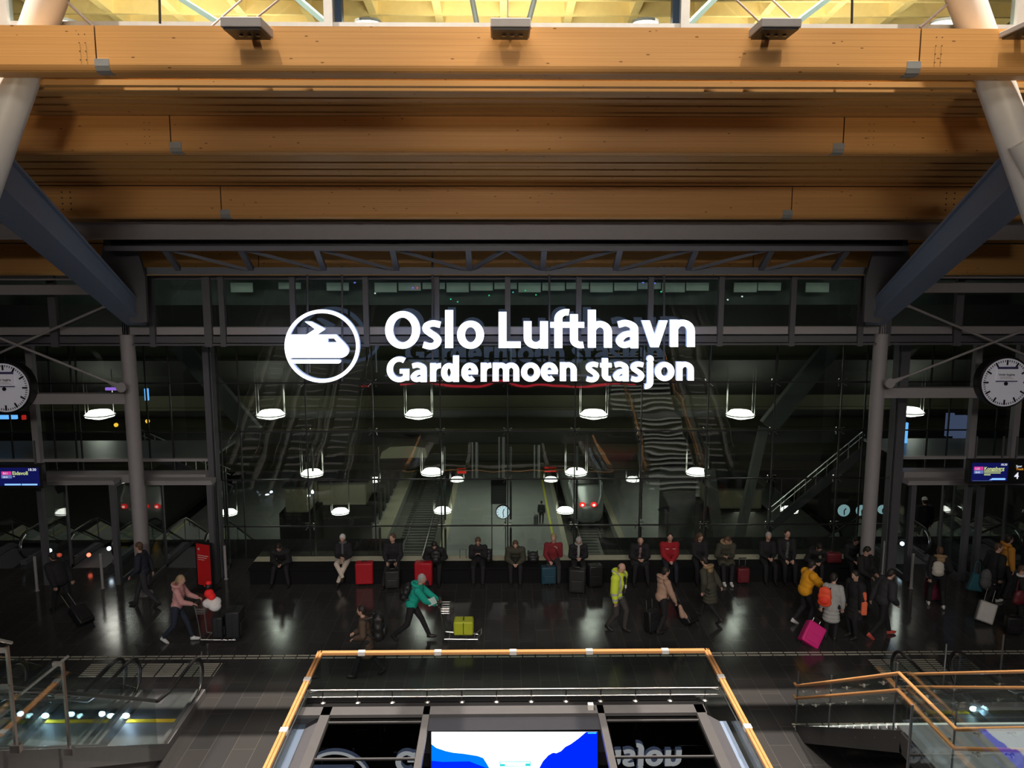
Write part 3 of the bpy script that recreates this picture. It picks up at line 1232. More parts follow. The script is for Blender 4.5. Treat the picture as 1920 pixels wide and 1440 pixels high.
def glyph(ch, x0, x1, yt, yx, yb, s):
    """yt ascender top, yx x-height top, yb baseline, s stem"""
    bm = NB()
    h = s * .80
    cx, wd = (x0 + x1) / 2, x1 - x0
    cy, ht = (yx + yb) / 2, yb - yx
    if ch in 'Oo':
        top = yt if ch == 'O' else yx
        cy = (top + yb) / 2
        stroke(bm, arc(cx, cy, wd / 2 - s / 2, (yb - top) / 2 - h / 2, 0, 360, 44)[:-1], h, True, s)
    elif ch == 'l':
        rect(bm, x0, x1, yt, yb)
    elif ch == 'L':
        rect(bm, x0, x0 + s, yt, yb)
        rect(bm, x0, x1, yb - h, yb)
    elif ch == 's':
        q = [(.93, .145), (.55, .095), (.24, .17), (.20, .32), (.42, .45), (.66, .56), (.80, .70), (.68, .86), (.40, .915), (.04, .855)]
        path = [(v.x, v.y) for v in curve_pts([(x0 + u * wd, yx + v * ht, 0) for u, v in q], 6)]
        stroke(bm, path, h * .98, False, s * .92)
    elif ch == 'u':
        rect(bm, x1 - s, x1, yx, yb)
        r = wd / 2 - s / 2
        path = [(x0 + s / 2, yx), (x0 + s / 2, yb - ht * .42)] + arc(x0 + s / 2 + r, yb - ht * .38, r, ht * .38 - h / 2, 180, 40, 14)
        stroke(bm, path, h, False, s)
    elif ch in 'nrmh':
        rect(bm, x0, x0 + s, yt if ch == 'h' else yx, yb)
        if ch in 'nh':
            r = wd / 2 - s / 2
            path = arc(x0 + s / 2 + r, yx + ht * .42, r, ht * .42 - h / 2, -150, 0, 16) + [(x1 - s / 2, yb)]
            stroke(bm, path, h, False, s)
        elif ch == 'r':
            path = arc(x0 + wd * .98, yx + ht * .40, wd * .66, ht * .40 - h / 2, -178, -90, 12)
            stroke(bm, path, h, False, s)
        else:
            m = (x0 + x1) / 2
            for a, b in ((x0, m + s / 2), (m - s / 2, x1)):
                r = (b - a) / 2 - s / 2
                path = arc(a + s / 2 + r, yx + ht * .42, r, ht * .42 - h / 2, -150, 0, 14) + [(b - s / 2, yb)]
                stroke(bm, path, h, False, s)
    elif ch == 'f':
        sx = x0 + wd * .40
        path = [(sx, yb), (sx, yt + (yb - yt) * .30)] + arc(sx + wd * .42, yt + (yb - yt) * .26, wd * .42, (yb - yt) * .26 - h / 2, 180, 285, 14)
        stroke(bm, path, h, False, s)
        rect(bm, x0, x0 + wd * .82, yx + 4, yx + 4 + h * .9)
    elif ch == 't':
        sx = x0 + wd * .42
        path = [(sx, yt), (sx, yb - ht * .34)] + arc(sx + wd * .40, yb - ht * .32, wd * .40, ht * .32 - h / 2, 180, 70, 12)
        stroke(bm, path, h, False, s)
        rect(bm, x0, x1, yx + 4, yx + 4 + h * .9)
    elif ch == 'a':
        rect_x = x1 - s
        path = [(v.x, v.y) for v in curve_pts([(x0 + wd * .12, yx + ht * .15, 0), (x0 + wd * .46, yx + ht * .095, 0), (x1 - s * .62, yx + ht * .22, 0), (x1 - s / 2, yx + ht * .45, 0)], 6)]
        stroke(bm, path + [(x1 - s / 2, yb)], h, False, s)
        path = [(v.x, v.y) for v in curve_pts([(x1 - s * .5, yx + ht * .45, 0), (x0 + wd * .40, yx + ht * .52, 0), (x0 + s * .5, yx + ht * .72, 0), (x0 + wd * .36, yb - h * .5, 0), (x1 - s * .5, yb - ht * .22, 0)], 7)]
        stroke(bm, path, h * .92, False, s * .95)
    elif ch == 'v':
        plate(bm, [(x0, yx), (x0 + s * 1.05, yx), (cx + s * .52, yb), (cx - s * .52, yb)])
        plate(bm, [(x1 - s * 1.05, yx), (x1, yx), (cx + s * .52, yb), (cx - s * .52, yb)])
    elif ch == 'd':
        rect(bm, x1 - s, x1, yt, yb)
        w_ = wd - s * .35
        stroke(bm, arc(x0 + w_ / 2, cy, w_ / 2 - s / 2, ht / 2 - h / 2, 0, 360, 36)[:-1], h, True, s)
    elif ch == 'e':
        stroke(bm, arc(cx, cy, wd / 2 - s / 2, ht / 2 - h / 2, -2, -308, 34), h, False, s)
        rect(bm, x0 + s * .5, x1 - s * .05, cy - h * .36, cy + h * .40)
    elif ch == 'G':
        cy = (yt + yb) / 2
        stroke(bm, arc(x0 + wd * .56, cy, wd * .56 - s / 2, (yb - yt) / 2 - h / 2, -58, -300, 30), h, False, s)
        rect(bm, x1 - s, x1, cy - 2, yb - (yb - yt) * .07)
        rect(bm, cx + wd * .08, x1, cy - 2, cy + h * .85)
    elif ch == 'j':
        sx = x1 - s / 2 - 2
        path = [(sx, yx), (sx, yb + ht * .05)] + arc(sx - wd * .42, yb + ht * .06, wd * .42, ht * .25, 0, 100, 10)
        stroke(bm, path, h, False, s)
        plate(bm, arc(sx, yt + s * .55, s * .58, s * .58, 0, 340, 17))
    return bm


WORDS = [('Oslo Lufthavn', [('O', 968, 1230, 414, 414, 696), ('s', 1248, 1392, 0, 486, 696), ('l', 1418, 1478, 406, 0, 690), ('o', 1508, 1710, 0, 486, 696),
                            ('L', 1820, 1985, 420, 0, 690), ('u', 2008, 2190, 0, 490, 694), ('f', 2208, 2358, 398, 492, 690), ('t', 2330, 2462, 437, 492, 692),
                            ('h', 2490, 2670, 404, 488, 688), ('a', 2698, 2868, 0, 484, 692), ('v', 2892, 3088, 0, 484, 684), ('n', 3107, 3292, 0, 478, 682)], 59),
         ('Gardermoen stasjon', [('G', 980, 1148, 756, 756, 946), ('a', 1158, 1280, 0, 805, 946), ('r', 1305, 1388, 0, 805, 942), ('d', 1388, 1522, 748, 805, 944),
                                 ('e', 1540, 1666, 0, 803, 944), ('r', 1685, 1766, 0, 803, 942), ('m', 1775, 1975, 0, 802, 940), ('o', 1988, 2132, 0, 801, 943),
                                 ('e', 2136, 2266, 0, 800, 942), ('n', 2280, 2406, 0, 799, 938), ('s', 2478, 2572, 0, 799, 942), ('t', 2582, 2668, 768, 800, 940),
                                 ('a', 2678, 2796, 0, 798, 940), ('s', 2813, 2912, 0, 797, 940), ('j', 2900, 2982, 748, 797, 936), ('o', 2993, 3138, 0, 796, 938),
                                 ('n', 3154, 3284, 0, 795, 934)], 45)]
sg = thing('station_sign', 'huge glowing white sign with a train pictogram reading Oslo Lufthavn Gardermoen stasjon', 'sign', P(950, 650, SY))
for wname, letters, stem in WORDS:
    for ch, x0, x1, yt, yx, yb in letters:
        part('letter_' + ch.lower(), glyph(ch, x0, x1, yt, yx, yb, stem), [M['sign'], M['signside']], sg)
# pictogram: ring, train, pantograph, track bar
bm = NB()
stroke(bm, arc(495, 676, 268, 261, 0, 360, 96)[:-1], 26, True, 26)
part('ring', bm, [M['sign'], M['signside']], sg)
bm = NB()
top = 590
win = [(537, 620), (585, 620), (608, 647), (537, 647)]


def ringx(y):
    return 495 - 262 * math.sqrt(max(0, 1 - ((y - 676) / 255) ** 2))


plate(bm, [(ringx(590) - 2, 590), (600, 590), (628, 618), (ringx(618), 618)])
plate(bm, [(ringx(618), 618), (537, 618), (537, 648), (ringx(648), 648)])
plate(bm, [(586, 618), (628, 618), (658, 648), (609, 648)])
plate(bm, [(ringx(648), 648), (658, 648), (680, 672), (693, 695), (696, 712), (690, 732), (677, 749), (655, 760), (630, 764), (ringx(764) + 2, 764), (ringx(705), 705)])
part('train_shape', bm, [M['sign'], M['signside']], sg)
bm = NB()
plate(bm, [(365, 492), (412, 492), (515, 545), (515, 552), (455, 592), (375, 592), (442, 548)])
part('pantograph_shape', bm, [M['sign'], M['signside']], sg)
bm = NB()
plate(bm, [(258, 777), (620, 777), (634, 784), (634, 798), (620, 806), (286, 806)])
part('track_bar', bm, [M['sign'], M['signside']], sg)
# carrier frame and rods
bm = NB()
for y in (640, 905):
    a, b = spt(960, y), spt(3290, y)
    bb(bm, a.x, b.x, SY + SD + .02, SY + SD + .06, a.z - .025, a.z + .025)
a, b = spt(240, 720), spt(750, 720)
bb(bm, a.x, b.x, SY + SD + .02, SY + SD + .06, a.z - .025, a.z + .025)
part('carrier_rail', bm, M['steeldk'], sg)
for x in (577, 642, 811, 1030, 1245):
    a = P(x, 517 if x != 811 else 488, SY + .2)
    b = P(x, 715, SY + .2)
    bm = NB()
    tube(bm, [a + Vector((0, 0, .25)), b], .028, 8)
    part('hanger_rod', bm, M['steeldk'], sg)

# ================================================================== HANGING LAMPS of the station hall
proto = None
lamps = [(508, 775, 28.6), (785, 775, 28.6), (1113, 775, 28.6), (1388, 775, 28.6), (187, 775, 28.6), (1705, 770, 28.6),
         (585, 886, 35), (810, 884, 35), (1080, 884, 35), (1307, 884, 35),
         (638, 958, 41.7), (830, 956, 41.7), (1060, 956, 41.7),
         (700, 899, 53), (857, 898, 53), (1033, 898, 53), (1187, 898, 53), (428, 960, 41.7), (1480, 955, 41.7)]
names = {0: 'upper row, leftmost between the round columns', 1: 'upper row, below the letter G of the sign', 2: 'upper row, below the word stasjon', 3: 'upper row, rightmost between the round columns',
         4: 'upper row, left of the left round column', 5: 'upper row, right of the right round column',
         6: 'in the second row, leftmost', 7: 'in the second row, second from the left', 8: 'in the second row, above the train', 9: 'in the second row, rightmost',
         10: 'in the lowest row, above the person in beige trousers', 11: 'in the lowest row, left of the platform clock', 12: 'in the lowest row, beside the train nose',
         13: 'leftmost of four small ones half hidden by glazing bar', 14: 'second of four small ones half hidden by glazing bar',
         15: 'third of four small ones half hidden by glazing bar', 16: 'rightmost of four small ones half hidden by glazing bar',
         17: 'low at the left beside the dark square post', 18: 'low behind the stair at the right'}
for i, (x, y, Y) in enumerate(lamps):
    c = P(x, y, Y)
    k = {28.6: 1, 35: .98, 41.7: .95, 53: .95}[Y]
    lb = 'white bowl lamp behind the glass, ' + names[i]
    t = thing('pendant_lamp', lb, 'lamp', c, group='pendant lamps in the station hall')
    if proto is None:
        proto = []
        bm = NB()
        lathe(bm, [(0, .10), (.34, .10), (.44, 0), (.50, -.05), (.47, -.11), (0, -.11)], (0, 0, 0), 28)
        proto.append(('shade', part('shade', bm, M['lamp'], t, local=True)))
        bm = NB()
        lathe(bm, [(.50, -.03), (.525, -.05), (.50, -.07)], (0, 0, 0), 28)
        proto.append(('rim', part('rim', bm, M['white'], t, local=True)))
        bm = NB()
        lathe(bm, [(.33, -.125), (.26, -.17), (.12, -.205), (0, -.21)], (0, 0, 0), 28)
        proto.append(('bowl', part('bowl', bm, M['lamp'], t, local=True)))
        bm = NB()
        for sx in (-1, 1):
            tube(bm, [(sx * .50, 0, -.03), (sx * .50, 0, 1.7)], .012, 6)
            tube(bm, [(sx * .44, .1, -.03), (sx * .44, .1, 1.7)], .008, 6)
        proto.append(('cable', part('cable', bm, M['inox'], t, local=True)))
    else:
        for nm, o in proto:
            c2 = o.copy()
            COL.objects.link(c2)
            c2.parent = t
            c2.matrix_parent_inverse = Matrix.Identity(4)
    t.scale = (k, k, k)

# ================================================================== PLATFORMS
for cx, lb in ((-6.3, 'empty railway track between the left and middle platforms'), (6.65, 'railway track on which the train stands')):
    t = thing('railway_track', lb, 'track', (cx, 50, -11.5), group='railway tracks')
    for s in (-1, 1):
        bm = NB()
        bb(bm, cx + s * .78 - .035, cx + s * .78 + .035, 30, 84, -11.38, -11.22)
        part('rail', bm, M['railsteel'], t)
    bm = NB()
    for k in range(84):
        Y = 31 + k * .64
        bb(bm, cx - 1.25, cx + 1.25, Y, Y + .26, -11.55, -11.38)
    part('sleepers', bm, M['sleeper'], t)
for x0, x1, m_, nm, lb in ((-4.3, -3.85, 'cream', 'edge_strip', 'pale edge strip of the middle platform beside the empty track'),
                           (4.3, 4.65, 'cream', 'edge_strip', 'pale edge strip of the middle platform beside the train'),
                           (3.62, 3.78, 'yellow', 'warning_line', 'yellow warning line painted on the middle platform'),
                           (8.4, 8.85, 'cream', 'edge_strip', 'pale edge strip of the right platform'),
                           (-9.2, -8.2, 'yellow', 'warning_line', 'yellowish edge line of the left platform')):
    bm = NB()
    bb(bm, x0, x1, 30, 84, -10.5, -10.492)
    tag(part(nm, bm, M[m_] if nm != 'warning_line' or x0 > 0 else M['cream']), lb, 'line')
# ribbed dark wall sections beside the empty track
t = thing('platform_screen', 'row of dark upright panels stepping away along the left platform edge', 'wall panels', (-9.6, 50, -10.5))
for k in range(13):
    bm = NB()
    Y = 46 + k * 2.2
    bb(bm, -9.9, -9.3, Y, Y + 1.2, -10.5, -8.6)
    part('panel', bm, M['concretedk'], t)

# train
TX, TY = 6.65, 61.3
t = thing('train', 'grey streamlined train with two red tail lights standing on the right track', 'train', (TX, TY, -11.2))
secs = []
prof = [(0, .5, -10.7, -9.6), (.3, 1.0, -11.0, -9.1), (.9, 1.28, -11.1, -8.6), (2.2, 1.44, -11.1, -7.8), (3.6, 1.5, -11.1, -7.2), (5.5, 1.52, -11.1, -6.95), (22, 1.52, -11.1, -6.95)]
bm = NB()
for dy, hw, z0, z1 in prof:
    ring = []
    for k in range(20):
        a = 2 * PI * k / 20 - PI / 2
        ca, sa = math.cos(a), math.sin(a)
        ex = .55
        x = hw * abs(ca) ** ex * (1 if ca >= 0 else -1)
        z = (z0 + z1) / 2 + (z1 - z0) / 2 * abs(sa) ** ex * (1 if sa >= 0 else -1)
        ring.append(bm.verts.new((TX + x, TY + dy, z)))
    secs.append(ring)
for a, b in zip(secs, secs[1:]):
    for k in range(20):
        bm.faces.new((a[k], a[(k + 1) % 20], b[(k + 1) % 20], b[k]))
bm.faces.new(list(reversed(secs[0])))
bm.faces.new(secs[-1])
M['train'] = mat('train_silver', (.34, .36, .36), .3, .5, .05)
part('carriage_body', bm, M['train'], t, True)
bm = NB()
prism(bm, [(TX - .95, TY + 1.55, -8.12), (TX + .95, TY + 1.55, -8.12), (TX + .85, TY + 3.1, -7.36), (TX - .85, TY + 3.1, -7.36)], (0, -.06, .05))
part('windscreen', bm, M['black'], t)
bm = NB()
bb(bm, TX - 1.25, TX + 1.25, TY + .15, TY + 1.2, -11.15, -10.7)
part('bumper_skirt', bm, M['black'], t)
M['redlight'] = emis('tail_light', (1, .02, .02), 1.6)
M['redcore'] = emis('tail_light_core', (1, .5, .45), 3)
for s in (-1, 1):
    cxl = TX + s * .44
    bm = NB()
    ball(bm, (cxl, TY + .05, -9.35), (.24, .14, .20), 3)
    part('tail_light', bm, M['redlight'], t)
    bm = NB()
    ball(bm, (cxl, TY - .08, -9.35), (.11, .05, .10), 3)
    part('tail_light_core', bm, M['redcore'], t)
bm = NB()
for s in (-1, 1):
    bar(bm, (TX + s * 1.2, TY + 1.0, -9.3), (TX + s * 1.32, TY + 2.3, -8.2), .05, .05)
part('trim_line', bm, M['white'], t)
# platform clock, boards, columns, kiosk
c = P(943, 960, 44)
t = thing('platform_clock', 'small lit round clock hanging over the middle platform', 'clock', c)
bm = NB()
lathe(bm, [(0, .0), (.36, 0), (.36, .02), (0, .02)], c, 32, axis='Y')
M['litclock'] = emis('lit_clock_face', (.75, .9, 1), 1.1)
part('dial', bm, M['litclock'], t)
bm = NB()
lathe(bm, [(.36, .03), (.40, .03), (.40, -.15), (0, -.15)], c, 32, axis='Y', cap=False)
for a, ln in ((R(172), .28), (R(20), .2)):
    bar(bm, c + Vector((0, -.04, 0)), c + Vector((math.sin(a) * ln, -.04, math.cos(a) * ln)), .04, .02, 0, (0, 1, 0))
for k in range(12):
    a = R(30 * k)
    d = Vector((math.sin(a), 0, math.cos(a)))
    bar(bm, c + d * .27 + Vector((0, -.03, 0)), c + d * .33 + Vector((0, -.03, 0)), .025, .01, 0, (0, 1, 0))
part('case', bm, M['black'], t)
M['green'] = emis('green_pictogram', (.2, .9, .6), 1.2)
M['amber'] = emis('amber_sign', (1, .55, .05), 1.6)
M['bluelit'] = emis('blue_sign', (.15, .45, 1), 1.6)
M['paleblue'] = emis('pale_blue_sign', (.5, .8, .9), .5)
M['redsign'] = emis('red_sign', (1, .04, .03), .6)
M['violet'] = emis('violet_sign', (.45, .2, 1), 1.0)


def litsign(name, label, x0, y0, x1, y1, Y, m_, group=None, cat='sign', shape='rect'):
    a, b = P(x0, y0, Y), P(x1, y1, Y)
    bm_ = NB()
    if shape == 'disc':
        c_ = (a + b) / 2
        r2 = abs(b.x - a.x) / 2
        lathe(bm_, [(0, 0), (r2, 0), (r2, -.06), (0, -.06)], c_, 20, axis='Y')
    else:
        bb(bm_, a.x, b.x, Y, Y + .08, b.z, a.z)
    o_ = part(name, bm_, m_)
    return tag(o_, label, cat, group)


# amber round signs with small green text rows, left and right
for x, y, lb in ((426, 749, 'small round amber sign, upper of the pair beside the dark square post'), (427, 763, 'small round amber sign, lower of the pair beside the dark square post'),
                 (217, 797, 'small round amber sign left of the left round column'), (1572, 748, 'small round amber sign at the right, upper one'), (1572, 761, 'small round amber sign at the right, lower one'),
                 (276, 790, 'small round amber sign right of the left round column')):
    litsign('round_sign', lb, x - 4, y - 4, x + 4, y + 4, 33, M['amber'], 'round amber signs', shape='disc')
for x, y, lb in ((1476, 749, 'upper left of four'), (1487, 749, 'upper right of four'), (1476, 763, 'lower left of four'), (1487, 763, 'lower right of four')):
    litsign('round_sign', 'pale blue round pictogram sign, %s behind the glass at the right' % lb, x - 4.5, y - 4.5, x + 4.5, y + 4.5, 33, M['paleblue'], 'pale blue pictogram signs', shape='disc')
for x, y, w_, lb in ((416, 747, 12, 'upper line of small greenish lettering beside the amber signs'), (416, 764, 12, 'lower line of small greenish lettering beside the amber signs')):
    litsign('lettering_sign', lb, x - w_ / 2, y - 3, x + w_ / 2, y + 3, 33, M['paleblue'])
litsign('lettering_sign', 'small amber sign with pale letters behind the glass, far right of the station', 1532, 756, 1544, 766, 33, M['amber'])
litsign('exit_sign', 'dim red sign hanging over the left track', 857, 878, 874, 888, 50, M['redsign'], 'red hanging signs')
litsign('exit_sign', 'dim red sign pair hanging left of the train', 1021, 875, 1043, 885, 50, M['redsign'], 'red hanging signs')
litsign('blue_display', 'vertical strip of blue letters behind the glass beside the right doorways', 1693, 793, 1699, 858, 25, M['bluelit'], cat='display')
litsign('blue_display', 'mirrored blue lettering below the clock at the left edge', -20, 779, 31, 786, 25, M['bluelit'], cat='display')  # glowing slab put in for lettering reflected in the glass
litsign('red_arrow_sign', 'small red arrow shape below the clock at the left edge', 40, 779, 47, 787, 25, M['redsign'])
litsign('violet_sign', 'small violet lettering above the bar at the left', 197, 727, 219, 732, 25, M['violet'])
litsign('blue_display', 'blue vertical banner right of the left round column', 270, 729, 278, 751, 26, M['bluelit'], cat='display')
M['dimblue'] = emis('dim_blue_panel', (.22, .28, .55), .30)
for x0, y0, x1, y1, lb in ((1776, 775, 1787, 818, 'dim blue panel behind the glass, left one of the pair below the right clock'), (1792, 779, 1810, 830, 'dim blue panel behind the glass, right one of the pair below the right clock')):
    litsign('blue_display', lb, x0, y0, x1, y1, 27, M['dimblue'], cat='display')
for x, y, r_, lb in ((1582, 957, 12, 'left of three dim clocks behind the glass at the right'), (1615, 957, 11, 'middle of three dim clocks, just left of the round column'), (1654, 955, 9, 'right of three dim clocks, just right of the round column')):
    c = P(x, y, 33)
    t = thing('platform_clock', lb, 'clock', c, group='dim clocks behind the glass')
    bm = NB()
    rr = r_ * 33 / 1550
    lathe(bm, [(0, .0), (rr, 0), (rr, .02), (0, .02)], c, 24, axis='Y')
    part('dial', bm, M['paleblue'], t)
    bm = NB()
    for a, ln in ((R(175), rr * .7), (R(40), rr * .5)):
        bar(bm, c + Vector((0, -.04, 0)), c + Vector((math.sin(a) * ln, -.04, math.cos(a) * ln)), .04, .02, 0, (0, 1, 0))
    part('hands', bm, M['black'], t)

# round concrete column and glazed drum on the right platform
q = P(1268, 1000, 44)
t = thing('concrete_column', 'thick round concrete column behind the bench sitters at the right', 'column', (q.x, 44, -10.5))
bm = NB()
tube(bm, [(q.x, 44, -10.5), (q.x, 44, -2)], .98, 32)
part('shaft', bm, M['concrete'], t, True)
q2 = P(1222, 960, 42)
t = thing('glass_drum', 'curved glass lift drum with yellow stripes beside the concrete column', 'lift enclosure', (q2.x, 42, -10.5))
bm = NB()
for k in range(9):
    a = R(150 + k * 17)
    b_ = R(150 + (k + 1) * 17)
    r_ = .95
    bar(bm, (q2.x + r_ * math.cos(a), 42 + r_ * math.sin(a), -7.0), (q2.x + r_ * math.cos(b_), 42 + r_ * math.sin(b_), -7.0), .05, .35)
part('head_ring', bm, M['steel'], t)
bm = NB()
for z in (-8.35, -9.3):
    for k in range(5):
        a = R(165 + k * 17)
        b_ = R(165 + (k + 1) * 17)
        bar(bm, (q2.x + .96 * math.cos(a), 42 + .96 * math.sin(a), z), (q2.x + .96 * math.cos(b_), 42 + .96 * math.sin(b_), z - .1), .02, .16)
part('stripe', bm, M['yellow'], t)
bm = NB()
tube(bm, [(q2.x, 42, -10.5), (q2.x, 42, -6.9)], .94, 24)
part('glass_wall', bm, M['glassb'], t, True)
q = P(1252, 955, 39)
t = thing('mushroom_canopy', 'dark flat mushroom-shaped canopy in front of the concrete column', 'canopy', q)
bm = NB()
lathe(bm, [(0, .1), (.25, .07), (.47, -.04), (.43, -.09), (0, -.12)], q, 32)
part('cap', bm, M['steeldk'], t, True)
bm = NB()
tube(bm, [q - Vector((0, 0, .1)), (q.x, 39, -10.5)], .05, 10)
part('pole', bm, M['steeldk'], t, True)
# slanting steel supports behind the glass
for p0, p1, Y, wd, lb in (((1432, 800), (1378, 1045), 32, .34, 'slanting grey steel support behind the glass, right of the concrete column'),
                          ((1330, 880), (1352, 1045), 33, .4, 'upright tapering grey support behind the glass at the right'),
                          ((335, 645), (478, 812), 27, .55, 'greenish grey diagonal support behind the glass crossing behind the square post at the left'),
                          ((1555, 655), (1440, 800), 27, .6, 'wide greenish grey diagonal support behind the glass left of the right round column')):
    a, b = P(*p0, Y), P(*p1, Y)
    bm = NB()
    bar(bm, a, b, wd, .3, 0, (0, 1, 0))
    tag(part('diagonal_support', bm, M['concrete']), lb, 'support')
# side stairs with railings rising outward behind the glass
for s, (p0, p1), lb in ((1, ((1440, 965), (1622, 815)), 'stair with slanted railing behind the glass at the right'), (-1, ((432, 890), (262, 815)), 'stair with slanted railing behind the glass at the left')):
    Y = 29
    a, b = P(*p0, Y), P(*p1, Y)
    t = thing('side_stair', lb, 'stair', a, group='side stairs behind the glass')
    bm = NB()
    bar(bm, a - Vector((0, 0, .55)), b - Vector((0, 0, .55)), .15, .3)
    part('stringer', bm, M['steeldk'], t)
    bm = NB()
    tube(bm, [a + Vector((0, 0, .2)), b + Vector((0, 0, .2))], .025, 8)
    tube(bm, [a, b], .018, 8)
    part('handrail', bm, M['inox'], t)
    for k in range(9):
        p = a.lerp(b, (k + .5) / 9)
        bm = NB()
        tube(bm, [p - Vector((0, 0, .5)), p + Vector((.0, 0, .2))], .018, 6)
        part('baluster', bm, M['inox'], t)
# pale kiosks and landings in the station
M['sand'] = mat('sand_panel', (.42, .39, .27), .7, 0, .12, 1)
for x0, x1, y0, y1, Y, lb in ((596, 686, 907, 948, 44, 'pale sand-coloured kiosk wall behind the lowest row at the left'), (535, 578, 915, 962, 42, 'low pale counter block left of the sand-coloured kiosk'),
                              (1330, 1430, 918, 955, 46, 'low pale sand-coloured plinth behind the slanting support at the right')):
    a, b = P(x0, y1, Y), P(x1, y0, Y)
    t = thing('kiosk', lb, 'kiosk', (a.x, Y, a.z))
    bm = NB()
    bb(bm, a.x, b.x, Y, Y + 2.5, a.z, b.z)
    part('wall', bm, M['sand'], t, bevel=.1)
    bm = NB()
    bb(bm, a.x - .1, b.x + .1, Y - .1, Y + 2.6, b.z, b.z + .1)
    part('roof_edge', bm, M['concrete'], t)
    bm = NB()
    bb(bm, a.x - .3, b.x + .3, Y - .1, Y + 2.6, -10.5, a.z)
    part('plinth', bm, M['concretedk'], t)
# pale barrel canopy seen under the roof
a, b = P(712, 858, 38), P(797, 838, 38)
bm = NB()
prof = [(a.x + .1, b.z - .25), (a.x + .5, b.z), (b.x - .6, b.z + .05), (b.x, b.z - .05), (b.x + .1, a.z), (a.x, a.z - .05)]
prism(bm, [(x, 38, z) for x, z in prof], (0, 1.6, 0))
tag(part('barrel_canopy', bm, M['sand'], None), 'pale sand-coloured barrel canopy hanging under the station roof left of the platform clock', 'canopy')
# small equipment on the middle platform
for x, y, Y, lb in ((935, 920, 52, 'dark information stand on the middle platform'),):
    c = P(x, y, Y)
    t = thing('information_stand', lb, 'stand', (c.x, Y, -10.5))
    bm = NB()
    bb(bm, c.x - .5, c.x + .5, Y, Y + .15, c.z - .9, c.z + .8)
    part('panel', bm, M['black'], t)
    bm = NB()
    for dx in (-.45, .45):
        tube(bm, [(c.x + dx, Y + .08, -10.5), (c.x + dx, Y + .08, c.z)], .04, 8)
    part('leg', bm, M['steeldk'], t)
# upright bars standing in for bright streaks reflected in the glass
for x, y0, y1, Y, lb in ((886, 815, 895, 45, 'left'), (936, 805, 895, 45, 'middle'), (1002, 820, 895, 45, 'right')):
    for dx, nm in ((0, 'slimmer partner, standing to the left'), (8, 'thicker partner, standing to the right')):
        a, b = P(x + dx, y0 + 14, 37), P(x + dx, y1 + 1, 37)
        bm = NB()
        tube(bm, [a, b], .04 + .03 * (dx > 0), 8)
        tag(part('reflected_streak_bar', bm, M['steel']), '%s pale reflected-streak bar pair under the station roof, %s' % (lb, nm), 'pole', 'pale reflected-streak bar pairs under the station roof')
# station lighting: the platform lamps
for x in (-6, 0, 6, 14, -14):
    area('platform_lamp', (x, 46, -5.2), (x, 46, -10), 1.2, 10, 170, (1, 1, .86))
    area('platform_lamp', (x, 64, -6.0), (x, 64, -10), 1.2, 12, 170, (1, 1, .86))
for i, (x, y, Y) in enumerate(lamps[:10]):
    l = bpy.data.lights.new('pendant_light', 'POINT')
    l.energy = 24
    l.color = (1, 1, .88)
    l.shadow_soft_size = .3
    o = bpy.data.objects.new('pendant_light', l)
    o.location = P(x, y, Y) + Vector((0, 0, .5))
    COL.objects.link(o)

# ================================================================== CENTRAL SKYLIGHT WITH SCREEN, GUARD RAIL
# wooden handrail on glass
GY = 15.95
gx0, gx1 = P(600, 1224, GY).x, P(1325, 1222, GY).x
gz = 1.12
t = thing('glass_guard', 'glass guard rail with a wooden handrail around three sides of the central opening', 'railing', (0, GY, 0))
bm = NB()
NR = 5
n1 = 12.0


def rrail(bm_, a, b):
    bar(bm_, a, b, .10, .07)


for (a, b, n_) in (((gx0, GY, gz), (gx1, GY, gz), 5), ((gx0, GY, gz), (gx0, 9.5, gz), 5), ((gx1, GY, gz), (gx1, 9.5, gz), 5)):
    bm = NB()
    if a[1] != b[1]:
        for dx in (-.03, .03):
            bar(bm, Vector(a) + Vector((dx, .05, 0)), Vector(b) + Vector((dx, 0, 0)), .052, .07)
    else:
        rrail(bm, Vector(a) - Vector((.05, 0, 0)), Vector(b) + Vector((.05, 0, 0)))
    part('handrail', bm, M['rail'], t, bevel=.012)
    a, b = Vector(a), Vector(b)
    if a.y == b.y:
        fr = [(P(x, 1222, GY).x - a.x) / (b.x - a.x) for x in (678, 821, 962, 1105, 1247)]
    else:
        fr = [(15.95 - Y) / (15.95 - 9.5) for Y in (14.83, 13.1, 11.6)]
    for f in fr:
        p = a.lerp(b, f)
        d = (b - a).normalized()
        bm = NB()
        bar(bm, p - d * .07, p + d * .07, .112 if a.y == b.y else .13, .08)
        part('joint_sleeve', bm, M['sleeve'], t)
    bm = NB()
    bar(bm, a - Vector((0, 0, .6)), b - Vector((0, 0, .6)), .02, 1.08)
    part('glass_pane', bm, M['glassc'], t)
